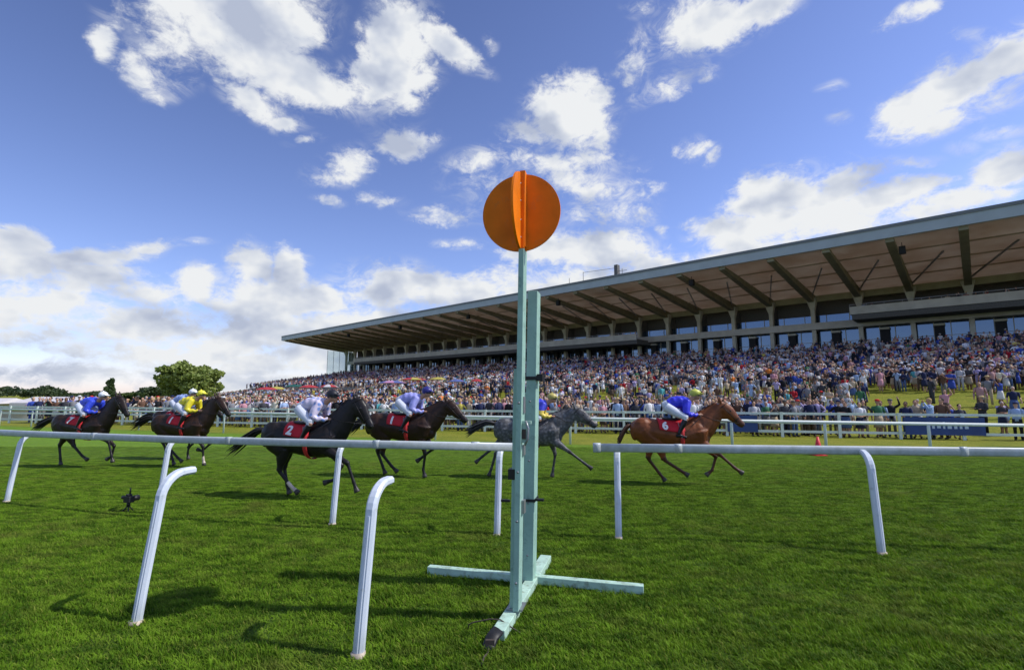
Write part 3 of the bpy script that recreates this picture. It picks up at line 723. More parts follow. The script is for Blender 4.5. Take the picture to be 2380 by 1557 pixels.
m = MB(); d = (PA[4] - PA[3]).normalized(); c = on_z(1105, 1037, RAIL_T) - q0; m.tube([c - d * .06, c + d * .06], (.069, .041), 16, 0, (0, 0, 1), True, .7); m.build('joint_sleeve', M_white, e1, True)

for e_, P_, ts in ((e1, PA, ((1, .5), (2, .35), (3, .2))), (e2, PB, ((0, .62), (2, .5)))):
    for k, t_ in ts:
        c = P_[k].lerp(P_[k + 1], t_) - P_[0]; d = (P_[k + 1] - P_[k]).normalized(); m = MB(); m.tube([c - d * .05, c + d * .05], (.067, .039), 16, 0, (0, 0, 1), True, .7); m.build('joint_sleeve', M_white, e_, True)
# far running rail
def far_rail():
    e = empty('running_rail', 'distant white running rail on the far side of the course, before the spectators', 'rail', FAR_0, 0)
    hgt = 1.05
    m = MB(); a = FAR_D * -45; b = FAR_D * 56
    a.z = hgt; b.z = hgt; m.tube([a, b], (.055, .035), 10, 0, (0, 0, 1)); m.build('rail', M_whited, e, True)
    k = -14
    for k in range(-14, 19):
        c = FAR_D * (k * 3.05)
        m = MB(); pts = [c + Vector((0, 0, -.05)), c + Vector((0, 0, hgt - .2)), c - FAR_N * .08 + Vector((0, 0, hgt - .07)), c - FAR_N * .0 + Vector((0, 0, hgt - .03))]
        m.tube(pts[:2] + [c + Vector((0, 0, hgt - .04))], (.05, .035), 8, 0, FAR_D); m.build('post', M_whited, e, True)
far_rail()
M_fence = mat('fence_white', (.64, .72, .66), .55, noise=.1)
def crowd_fence():
    e = empty('crowd_fence', 'pale three-rail fence holding the spectators back from the course', 'fence', FEN_0, 0)
    # rails follow a straight line, posts every 2.4 m
    for z, nm in ((1.10, 'top_rail'), (.68, 'middle_rail'), (.26, 'bottom_rail')):
        m = MB(); a = FEN_D * -30; b = FEN_D * 72; a.z = z; b.z = z; m.beam(a, b, .05, .11); m.build(nm, M_fence, e)
    for k in range(-10, 30):
        c = FEN_D * (k * 2.45) - FEN_N * .06
        m = MB(); m.beam(c + Vector((0, 0, -.05)), c + Vector((0, 0, 1.17)), .12, .07, up=FEN_N); m.build('post', M_fence, e)
crowd_fence()

# blue advertising boards on the crowd fence
M_blue = mat('blue_board', (.02, .055, .20), .4, noise=.15, nscale=2)
M_pale = mat('pale_print', (.45, .55, .68), .5)
def board(px0, px1, label, marks=True):
    def onf(px):
        # where the pixel column meets the fence line
        r = ray(px, 1000); d = Vector((r[0], r[1], 0)); 
        k = ((-FEN_0.x) * (-d.y) - (-d.x) * (-FEN_0.y)) / (FEN_D.x * (-d.y) - (-d.x) * FEN_D.y)
        return FEN_0 + FEN_D * k
    p0, p1 = onf(px0), onf(px1)
    L_ = (p1 - p0).length
    e = empty('advertising_board', label, 'advertising board', p0, math.atan2(FEN_D.y, FEN_D.x))
    m = MB(); m.box(0, L_, -.17, -.14, .22, 1.0); m.build('panel', M_blue, e)
    if marks:
        m = MB(); x = L_ * .28
        for w, h0, h1 in ((.10, .50, .74), (.10, .50, .68), (.14, .52, .76), (.08, .50, .80), (.16, .50, .66), (.12, .50, .78), (.10, .5, .68), (.14, .5, .72)):
            m.box(x, x + w, -.176, -.171, h0, h1); x += w + .09
        m.build('lettering', M_pale, e)
    return e
board(2100, 2285, 'blue board with pale lettering on the crowd fence at the right')
board(1690, 1760, 'small plain blue board on the crowd fence just beyond the chestnut horse’s muzzle', False)

# ------------------------------------------------------------------ finishing post
M_green = mat('green_paint', (.30, .48, .40), .5, .4, noise=.12, nscale=5, bump=.15, bscale=30)
M_green2 = mat('green_paint_foot', (.42, .60, .49), .5, .4, noise=.15, nscale=7, bump=.15, bscale=30)
def orange_mat():
    return mat('orange_board', (.86, .21, .004), .55, .2, noise=.14, nscale=4, trans=.10)
M_orange = orange_mat(); grime(M_orange, (.50, .22, .08), .58, .70, 6, .5)
grime(M_green, (.12, .20, .17), .56, .68, 9, .55); grime(M_green2, (.16, .17, .10), .52, .66, 12, .7)
M_black = mat('black_rubber', (.012, .012, .013), .5, noise=.2)
M_rust = mat('rusty_wire', (.06, .045, .035), .7)
def finish_post():
    base = Vector((.10, 5.15, 0))
    e = empty('finishing_post', 'tall pale green timber finishing post topped by a crossed orange disc, on a beam foot', 'finishing post', base, PHI)
    inv = Matrix.Rotation(-PHI, 3, 'Z')
    def loc(p): return inv @ (Vector(p) - base)
    lean = 0.018
    pb = loc(on_z(1199, 1413, .10)); wb = loc(on_z(1232, 1345, .08))
    zt = at_Y(1210, 393, base.y - .5).z + .0
    # slim pole: thin box section the full height, doubled up below 2.3 m
    px, py = pb.x, pb.y
    zdisc = at_Y(1209, 485, 4.75).z; rad = .405
    def bar(x0, y0, z0, z1, w, d, name, mt, par, ln=lean, bv=.004):
        m = MB(); m.beam((x0 + ln * z0, y0, z0), (x0 + ln * z1, y0, z1), w, d, up=(0, 1, 0)); o = m.build(name, mt, par); bevel(o, bv); return o
    bar(px + .012, py, .10, zdisc - rad + .012, .055, .150, 'pole', M_green, e); bar(px + .012, py, zdisc - rad + .013, zdisc + rad + .012, .056, .152, 'pole_top', M_orange, e)
    bar(px - .036, py + .02, .10, 2.33, .040, .10, 'pole_brace', M_green, e)
    m = MB()
    # crossed discs
    cx = px - .012 + lean * zdisc; n = 64
    def disc(mb, axis, th):
        ring0 = []; ring1 = []
        for i in range(n):
            a = 2 * math.pi * i / n; u = rad * math.cos(a); v = rad * math.sin(a)
            if axis == 'x': ring0.append((cx + u, py - th, zdisc + v)); ring1.append((cx + u, py + th, zdisc + v))
            else: ring0.append((cx - th, py + u, zdisc + v)); ring1.append((cx + th, py + u, zdisc + v))
        mb.loft([ring0, ring1], 0)
    m = MB(); disc(m, 'x', .011); d1 = fixnormals(m.build('disc', M_orange, e)); bevel(d1, .002)
    m = MB(); disc(m, 'y', .012); d2 = fixnormals(m.build('cross_disc', M_orange, e)); bevel(d2, .002)
    m = MB(); m.box(cx + .032, cx + .058, py - .06, py - .012, zdisc - rad + .03, zdisc + rad - .015); bevel(m.build('disc_batten', M_orange, e), .003)
    # broad board behind
    wx, wy = wb.x, wb.y
    ztop = at_Y(1248, 657, 5.15).z
    bar(wx - .012, wy + .02, .08, ztop, .112, .20, 'broad_board', M_green, e, .022)
    bar(wx - .088, wy - .02, .08, 2.1, .036, .10, 'edge_batten', M_green2, e, .022)
    # strap and bracket at 2.3 m
    z = at_Y(1250, 875, 5.0).z
    m = MB(); xx = wx + .022 * z
    m.box(xx - .115, xx + .055, wy - .09, wy + .13, z - .02, z + .02); m.box(xx + .056, xx + .12, wy - .10, wy + .04, z - .03, z + .045)
    m.build('strap', M_black, e)
    z = at_Y(1245, 1193, 5.0).z
    m = MB(); xx = wx + .022 * z
    m.box(xx - .115, xx + .055, wy - .09, wy + .13, z - .016, z + .014); m.box(xx + .056, xx + .15, wy - .09, wy - .05, z - .002, z + .022); m.box(xx - .30, xx - .20, wy - .2, wy - .17, z - .005, z + .02)
    m.build('strap', M_black, e)
    z = at_Y(1195, 1108, 4.7).z
    m = MB(); m.box(px - .066, px + .0, py - .045, py + .09, z - .05, z + .045); m.build('clip', M_black, e)
    # hinge plates, latch and small sighting frame between pole and board
    m = MB()
    for zz, h in ((1.98, .16), (1.55, .10), (1.02, .12)): m.box(px + .05, px + .085, py - .02, py + .06, zz - h / 2, zz + h / 2)
    m.build('hinge', M_steel, e)
    m = MB(); m.box(px + .055, px + .12, py - .04, py - .02, 1.62, 1.80); m.box(px + .052, px + .16, py - .05, py - .02, 1.80, 1.83); m.build('latch', M_green2, e)
    m = MB(); m.tube([(px + .11, py - .05, 1.83), (px + .135, py - .05, 1.76), (px + .13, py - .05, 1.66), (px + .10, py - .05, 1.60)], .011, 8); m.build('hook', M_steel, e, True)
    m = MB(); m.box(px + .075, px + .11, py - .055, py - .042, 1.66, 1.75); m.build('latch_plate', M_rust, e)
    for zz in (.35, .9, 1.35, 2.0, 2.6):
        for xx, yy in ((wx + .022 * zz - .02, wy - .081), (px + .012 + lean * zz, py - .076)):
            if zz < 2.4 or xx < wx: m = MB(); m.tube([(xx, yy - .006, zz), (xx, yy + .004, zz)], .011, 8); m.build('bolt', M_steel, e, True)
    for zz in (zdisc - .28, zdisc - .1, zdisc + .1, zdisc + .28):
        m = MB(); m.tube([(cx + .01, py - .083, zz), (cx + .01, py - .074, zz)], .009, 8); m.build('bolt', M_steel, e, True)
    # base beams
    bl = loc(on_z(978, 1350, .0)); br = loc(on_z(1497, 1392, .0))
    yb = wy + .09
    m = MB(); m.beam((bl.x, yb, .055), (br.x, yb - .02, .055), .085, .085); bevel(m.build('cross_beam', M_green2, e), .006)
    m = MB(); m.box(bl.x + .02, bl.x + .22, yb - .05, yb + .05, 0, .012); m.box(br.x - .5, br.x - .1, yb - .07, yb + .03, 0, .012); m.build('foot_plate', M_green2, e)
    fe = loc(on_z(1158, 1490, .0))
    m = MB(); m.beam((fe.x + .00, fe.y, .05), (wx + .02, yb - .05, .05), .115, .085); bevel(m.build('front_beam', M_green2, e), .006)
    m = MB(); m.beam((wx + .02, yb + .05, .05), (wx + .04, yb + .7, .05), .135, .09); bevel(m.build('rear_beam', M_green2, e), .006)
    # gusset under pole
    m = MB(); m.box(px - .08, px + .07, py - .05, py + .13, .095, .11); m.build('base_plate', M_steel, e)
    return e, fe, base
fp, foot_end, fbase = finish_post()
def pegs():
    c = on_z(1150, 1500)
    e = empty('ground_strap', 'dark rubber strap and buckle over the near end of the post’s foot beam', 'strap', c)
    m = MB(); m.tube([(.03, .06, .10), (-.02, 0, .07), (-.045, -.05, .03), (-.05, -.09, .01)], (.055, .018), 8, 0, (1, 0, 0)); m.build('webbing', M_black, e, True)
    m = MB(); m.box(-.075, .0, -.07, -.045, .03, .075); m.build('buckle', M_rust, e)
    m = MB(); m.tube([(-.05, -.09, .02), (-.055, -.16, .015), (-.08, -.22, .02), (-.09, -.32, .015)], .009, 6); m.build('cord', M_rust, e, True)
    c = on_z(1150, 1465)
    e = empty('tethering_wire', 'thin dark wire looped over the finishing post’s foot beam and into the grass', 'wire', c)
    m = MB(); m.tube([(-.24, .02, -.02), (-.235, 0, .05), (-.19, -.01, .075), (-.04, .0, .098), (.05, -.03, .105), (.14, -.06, .06), (.2, -.05, .02), (.25, -.05, -.01)], .006, 6); m.build('wire', M_rust, e, True)
pegs()
# small remote camera standing in the grass
def remote_camera():
    c = on_z(297, 1190)
    e = empty('remote_camera', 'small black remote camera on a ground tripod, in the grass at the left', 'camera', c, math.radians(-20))
    m = MB(); m.box(-.075, .075, -.05, .05, .17, .28); m.box(-.03, .035, -.045, .035, .282, .315); bevel(m.build('body', M_black, e), .008)
    m = MB(); m.tube([(0, .051, .225), (0, .16, .225)], [.045, .05], 16); m.build('lens', M_black, e, True)
    m = MB(); m.tube([(-.07, -.02, .25), (-.135, -.02, .25)], .03, 10); m.build('battery_grip', M_black, e, True)
    m = MB(); m.tube([(.02, 0, .315), (.02, 0, .42)], .012, 8); m.build('receiver', M_black, e, True)
    m = MB(); m.tube([(0, 0, .11), (0, 0, .169)], [.03, .025], 10); m.build('ball_head', M_black, e, True)
    for a in (90, 210, 330):
        m = MB(); m.tube([(0, 0, .12), (.10 * math.cos(math.radians(a)), .10 * math.sin(math.radians(a)), 0)], .011, 6); m.build('leg', M_black, e, True)
remote_camera()
# ------------------------------------------------------------------ horses
def horse_coat(name, grey=False):
    if name in MATS: return MATS[name]
    m = mat(name, (1, 1, 1), .50, .28, noise=.28, nscale=6, attr='coat', coat=.12, bump=.55, bscale=9)
    if grey:
        N = m.node_tree.nodes; L = m.node_tree.links; b = N['Principled BSDF']; src = b.inputs['Base Color'].links[0].from_socket
        tc = N.new('ShaderNodeTexCoord'); v = N.new('ShaderNodeTexVoronoi'); v.inputs['Scale'].default_value = 13; L.new(tc.outputs['Object'], v.inputs['Vector'])
        mr = N.new('ShaderNodeMapRange'); mr.inputs['From Min'].default_value = .1; mr.inputs['From Max'].default_value = .6; mr.inputs['To Min'].default_value = 1.5; mr.inputs['To Max'].default_value = .65
        L.new(v.outputs['Distance'], mr.inputs['Value']); s = N.new('ShaderNodeVectorMath'); s.operation = 'SCALE'; L.new(src, s.inputs[0]); L.new(mr.outputs[0], s.inputs['Scale']); L.new(s.outputs[0], b.inputs['Base Color'])
    return m
M_tack = mat('black_tack', (.015, .013, .012), .45)
M_redcloth = mat('red_saddle_cloth', (.55, .012, .025), .7, noise=.08)
M_number = mat('white_number', (.8, .78, .76), .6)
M_eye = mat('dark_eye', (.01, .008, .006), .1, 1.0)
M_redgirth = mat('red_girth', (.55, .03, .03), .6)
TORSO = [(-.90, 1.30, 1.14, .07), (-.86, 1.40, 1.05, .15), (-.74, 1.48, .97, .235), (-.55, 1.515, .93, .275), (-.35, 1.49, .90, .275), (-.12, 1.45, .86, .285),
         (.12, 1.43, .81, .29), (.34, 1.475, .785, .275), (.52, 1.53, .80, .25), (.66, 1.47, .86, .215), (.78, 1.36, .94, .165), (.85, 1.24, 1.02, .09)]
def torso_at(x):
    xs = [t[0] for t in TORSO]
    return [float(np.interp(x, xs, [t[k] for t in TORSO])) for k in (1, 2, 3)]
def seg_dist(V, a, b):
    a = np.array(a); b = np.array(b); d = b - a; t = np.clip(((V - a) @ d) / (d @ d), 0, 1)
    return np.linalg.norm(V - (a + t[:, None] * d), axis=1), t
def make_horse(loc, heading, pose, coat, points, label, number, neck=(0, 0), socks=(), mane=(.012, .010, .009), grey=False, scale=1.0, tail=None, ncloth=M_redcloth, head=(.40, -.40), hs=1.12):
    hx, hz = neck
    root = empty('horse', label, 'horse', loc, heading, 'racehorses galloping past the post'); root.scale = (scale,) * 3
    m = MB()
    m.tube([(x, 0, (t + b) / 2) for x, t, b, w in TORSO], [(w, (t - b) / 2) for x, t, b, w in TORSO], 20, 0, (0, 1, 0))
    poll = Vector((1.28 + hx, 0, 1.86 + hz)); neckb = Vector((.55, 0, 1.22))
    nk = [neckb, Vector((.78, 0, 1.40 + hz * .15)), Vector((.98 + hx * .4, 0, 1.57 + hz * .45)), Vector((1.14 + hx * .75, 0, 1.73 + hz * .8)), poll + Vector((-.02, 0, -.02))]
    m.tube(nk, [(.20, .38), (.15, .31), (.115, .245), (.092, .19), (.082, .14)], 16, 0, (0, 1, 0))
    muz = poll + Vector((head[0], 0, head[1])); hd = (muz - poll).normalized() * hs
    hp = [poll + Vector((-.05, 0, .03)), poll + hd * .08, poll + hd * .19, poll + hd * .32, poll + hd * .44, poll + hd * .53, poll + hd * .585]
    m.tube(hp, [(.065, .10), (.095, .15), (.095, .155), (.074, .118), (.057, .086), (.060, .082), (.040, .055)], 14, 0, (0, 1, 0))
    # jowl, withers, buttock and chest muscle masses
    m.ball(poll + hd * .16 + Vector((-.06, 0, -.075)), (.10, .07, .11))
    for sy in (-1, 1):
        m.ball((-.62, sy * .13, 1.24), (.26, .15, .27)); m.ball((.60, sy * .13, 1.14), (.19, .12, .28)); m.ball((-.80, sy * .10, 1.18), (.10, .10, .2))
    m.ball((.76, 0, 1.06), (.13, .16, .17))
    ears = []
    for sy in (-1, 1):
        b0 = poll + Vector((-.01, sy * .05, .06)); m.tube([b0, b0 + Vector((-.015, sy * .012, .07)), b0 + Vector((-.03, sy * .018, .15))], [(.032, .028), (.036, .026), (.010, .010)], 8)
    legs = []
    for key, sy in (('ha', 1), ('hb', -1), ('fc', 1), ('fd', -1)):
        J = pose[key]; y = sy * .13
        if key[0] == 'h':
            stf, hock, fet, hoof = [Vector((a, y, b)) for a, b in J]
            y2 = sy * .12
            m.tube([Vector((-.60, sy * .14, 1.25)), (Vector((-.60, sy * .14, 1.25)) + stf) / 2 + Vector((-.05, 0, 0)), stf], [(.15, .26), (.145, .24), (.115, .185)], 12, 0, (0, 1, 0))
            gm = stf.lerp(hock, .4)
            m.tube([stf + (stf - hock) * .1, gm, stf.lerp(hock, .8), hock], [(.11, .175), (.085, .125), (.048, .068), (.047, .070)], 12, 0, (0, 1, 0))
            # point of hock
            bk = (hock - fet).normalized(); m.tube([hock + (stf - hock).normalized() * .03, hock + bk * .055 + (hock - stf).normalized() * .03], [(.03, .035), (.018, .02)], 8)
            cr = .032
        else:
            elb, hock, fet, hoof = [Vector((a, y, b)) for a, b in J]
            m.tube([Vector((.60, sy * .14, 1.22)), elb + Vector((0, 0, .03))], [(.125, .23), (.10, .165)], 12, 0, (0, 1, 0))
            m.tube([elb + (elb - hock) * .1, elb.lerp(hock, .35), elb.lerp(hock, .8), hock], [(.092, .145), (.076, .100), (.045, .052), (.047, .054)], 12, 0, (0, 1, 0))
            m.ball(hock, .047)
            cr = .028
        m.tube([hock, hock.lerp(fet, .25), hock.lerp(fet, .8), fet], [(.038, .044), (cr, cr * 1.25), (cr * .95, cr * 1.2), (.036, .042)], 10, 0, (0, 1, 0))
        m.ball(fet, .041)
        m.tube([fet, fet.lerp(hoof, .5)], [(.034, .036), (.034, .038)], 10, 0, (0, 1, 0))
        hdv = (hoof - fet).normalized()
        m.tube([fet.lerp(hoof, .42), hoof - hdv * .045, hoof + hdv * .03], [(.036, .038), (.044, .050), (.056, .066)], 12, 0, (0, 1, 0))
        legs.append((key, hock, fet, hoof))
    o = m.build('body', horse_coat(coat[3], grey), root)
    remesh(o, .017, 3)
    me = o.data; n = len(me.vertices); V = np.empty(n * 3); me.vertices.foreach_get('co', V); V = V.reshape(-1, 3)
    C = np.tile(np.array(coat[:3]), (n, 1)); pt = np.array(points); w = np.zeros(n)
    # belly and flanks of the coat are the same colour; only the points differ
    for key, hock, fet, hoof in legs:
        d, t = seg_dist(V, hock, fet); w = np.maximum(w, (d < .075) * sstep(0, .15, t + .15)); d2, t2 = seg_dist(V, fet, hoof); w = np.maximum(w, (d2 < .09) * 1.0)
    dm, tm = seg_dist(V, poll + hd * .42, poll + hd * .60); w = np.maximum(w, sstep(.14, .06, dm) * .85)
    C = C * (1 - w[:, None]) + pt * w[:, None]
    for key, hock, fet, hoof in legs:
        d, t = seg_dist(V, fet.lerp(hoof, .45), hoof + (hoof - fet).normalized() * .03); C[(d < .085) & (t > .3)] = (.05, .045, .04)
        if key in socks:
            d, t = seg_dist(V, hock.lerp(fet, .75), fet.lerp(hoof, .75)); C[(d < .06) & (t > 0.02) & (t < .98)] = (.62, .52, .42)
    at = me.color_attributes.new('coat', 'FLOAT_COLOR', 'POINT'); at.data.foreach_set('color', np.c_[C, np.ones(n)].astype('f4').ravel())
    for sy in (-1, 1):
        q = MB(); q.ball(poll + hd * .19 + Vector((.035, sy * .083, .035)), .019); q.build('eye', M_eye, root, True)
        q = MB(); q.ball(poll + hd * .545 + Vector((.03, sy * .045, .01)), (.013, .006, .016)); q.build('nostril', M_eye, root, True)
    # mane: short tufts along the crest
    mm = mat('hair_%d%d%d' % tuple(int(c * 999) for c in mane), mane, .6)
    q = MB(); rr = random.Random(number * 7 + 3)
    for k in range(90):
        u = k / 89 * 3.6 + .3; i = min(int(u), 3); p = nk[i].lerp(nk[i + 1], u - i); rad = [.38, .31, .245, .19, .14]; r = rad[i] + (rad[i + 1] - rad[i]) * (u - i)
        t = (nk[i + 1] - nk[i]).normalized(); up = Vector((-t.z, 0, t.x)); s = p + up * (r * .95); L_ = rr.uniform(.07, .12)
        yo = rr.uniform(-.02, .02)
        q.tube([s + Vector((0, yo, 0)), s + up * .03 - t * L_ * .5 + Vector((0, yo, 0)), s - t * L_ + up * rr.uniform(-.02, .03) + Vector((0, yo - .03, 0))], [(.018, .014), (.013, .010), (.003, .003)], 5)
    q.build('mane', mm, root, True)
    # tail streaming behind
    q = MB(); tl = tail or ((-.88, 1.36), (-1.12, 1.38), (-1.38, 1.26), (-1.68, 1.10))
    for k in range(34):
        yo = rr.gauss(0, .025); zo = rr.gauss(0, .030); Lf = rr.uniform(.72, 1.0)
        P = [Vector((x, 0, z)) for x, z in tl]
        pts = [P[0], P[0].lerp(P[1], .5) + Vector((0, yo * .5, zo * .5 + .01)), P[1] + Vector((0, yo, zo)), P[2] + Vector((0, yo * 1.8, zo * 1.6)), P[2].lerp(P[3], Lf) + Vector((0, yo * 2.4, zo * 2.2 - .02))]
        q.tube(pts, [(.028, .030), (.027, .029), (.022, .023), (.015, .016), (.002, .002)], 5)
    q.build('tail', mm, root, True)
    # saddle cloth wrapped over the back
    def wrap(x, th, off):
        t, b, w = torso_at(x); zc = (t + b) / 2; hh = (t - b) / 2
        return Vector((x, -(w + off) * math.sin(th), zc + (hh + off) * math.cos(th)))
    q = MB(); xs = np.linspace(-.30, .26, 9); ths = np.linspace(-1.32, 1.32, 25); vs = []; fs = []
    for off in (.030, .018):
        for x in xs:
            for th in ths: vs.append(wrap(x + (.05 * abs(th) / 1.3), th, off + .004 * math.sin(x * 30 + th * 5)))
    nx, nt_ = len(xs), len(ths)
    for i in range(nx - 1):
        for j in range(nt_ - 1):
            a = i * nt_ + j; fs.append((a, a + 1, a + nt_ + 1, a + nt_)); b = a + nx * nt_; fs.append((b + nt_, b + nt_ + 1, b + 1, b))
    for i in range(nx - 1):
        for j in (0, nt_ - 1): a = i * nt_ + j; fs.append((a, a + nt_, a + nt_ + nx * nt_, a + nx * nt_))
    for j in range(nt_ - 1):
        for i in (0, nx - 1): a = i * nt_ + j; fs.append((a, a + 1, a + 1 + nx * nt_, a + nx * nt_))
    q.add(vs, fs); cl = fixnormals(q.build('saddle_cloth', ncloth, root, True))
    cu = bpy.data.curves.new('number', 'FONT'); cu.body = str(number); cu.size = .25; cu.align_x = 'CENTER'; cu.align_y = 'CENTER'; cu.offset = .012; cu.resolution_u = 6
    to = bpy.data.objects.new('tmp', cu); COL.objects.link(to); dg = bpy.context.evaluated_depsgraph_get(); dg.update()
    tm_ = bpy.data.meshes.new_from_object(to.evaluated_get(dg)); bpy.data.objects.remove(to)
    bm = bmesh.new(); bm.from_mesh(tm_); bmesh.ops.triangulate(bm, faces=bm.faces); bmesh.ops.subdivide_edges(bm, edges=bm.edges, cuts=3, use_grid_fill=True); bm.to_mesh(tm_); bm.free()
    for v in tm_.vertices:
        x = -.155 + v.co.x + .03; th = .98 - v.co.y / .31; v.co = wrap(x, th, .050)
    tm_.materials.clear(); tm_.materials.append(M_number)
    no = bpy.data.objects.new('number', tm_); COL.objects.link(no); no.parent = cl
    # saddle, girth, stirrup leathers
    q = MB(); q.tube([(-.16, 0, 1.50), (-.02, 0, 1.475), (.12, 0, 1.475), (.24, 0, 1.53)], [(.12, .03), (.13, .035), (.11, .035), (.07, .04)], 12, 0, (0, 1, 0)); 
    q.build('saddle', M_tack, root, True)
    q = MB(); vs = []
    for x in (.20, .29):
        for k in range(33): vs.append(wrap(x, 2 * math.pi * k / 32, .033))
    q.add(vs, [(k, k + 1, 34 + k, 33 + k) for k in range(32)])
    g = q.build('girth', M_redgirth, root, True); sd_ = g.modifiers.new('s', 'SOLIDIFY'); sd_.thickness = .006
    # bridle
    q = MB()
    def band(c, r, ax, th=.008, tilt=0):
        pts = []
        upv = Vector((-ax.z, 0, ax.x))
        for k in range(17):
            a = 2 * math.pi * k / 16; pts.append(c + Vector((0, 1, 0)) * (r[0] * math.cos(a)) + (upv + ax * tilt).normalized() * (r[1] * math.sin(a)))
        q.tube(pts, th, 5)
    band(poll + hd * .40, (.066, .098), hd); band(poll + hd * .02, (.088, .135), hd, tilt=.1)
    for sy in (-1, 1):
        q.tube([poll + hd * .02 + Vector((0, sy * .088, 0)), poll + hd * .2 + Vector((0, sy * .098, -.01)), poll + hd * .46 + Vector((-.02, sy * .064, -.02))], .007, 5)
    q.build('bridle', M_tack, root, True)
    q = MB()
    for sy in (-1, 1):
        q.tube([poll + hd * .47 + Vector((-.02, sy * .07, -.02)), Vector((1.02 + hx * .5, sy * .17, 1.50 + hz * .4)), Vector((.70, sy * .12, 1.585))], .007, 5)
    q.build('rein', M_tack, root, True)
    return root, poll

# ------------------------------------------------------------------ jockeys
M_skin = mat('skin', (.42, .23, .15), .55, noise=.06)
M_boot = mat('black_boot', (.012, .012, .014), .3)
M_breech = mat('white_breeches', (.62, .66, .74), .7, noise=.05)
M_goggle = mat('goggle_lens', (.03, .03, .035), .1, .8)
def silk_mat(name, base, second=None, kind=None):
    if name in MATS: return MATS[name]
    m = mat(name, base, .38, .5, noise=.08, nscale=9, bump=.35, bscale=14)
    if kind:
        N = m.node_tree.nodes; L = m.node_tree.links; b = N['Principled BSDF']; src = b.inputs['Base Color'].links[0].from_socket
        tc = N.new('ShaderNodeTexCoord'); sp = N.new('ShaderNodeSeparateXYZ'); L.new(tc.outputs['Object'], sp.inputs[0])
        def cmp(op, a, v):
            n = N.new('ShaderNodeMath'); n.operation = op; L.new(a, n.inputs[0]); n.inputs[1].default_value = v; return n.outputs[0]
        if kind == 'arms':      # contrasting sleeves: everything low on the shirt
            f = cmp('LESS_THAN', sp.outputs[2], 1.74)
        elif kind == 'spots':
            v = N.new('ShaderNodeTexVoronoi'); v.inputs['Scale'].default_value = 9; v.inputs['Randomness'].default_value = .2; L.new(tc.outputs['Object'], v.inputs['Vector']); f = cmp('LESS_THAN', v.outputs['Distance'], .34)
        mx = N.new('ShaderNodeMix'); mx.data_type = 'RGBA'; L.new(f, mx.inputs[0]); L.new(src, mx.inputs[6]); mx.inputs[7].default_value = (*second, 1); L.new(mx.outputs[2], b.inputs['Base Color'])
    return m
JOCK = {}
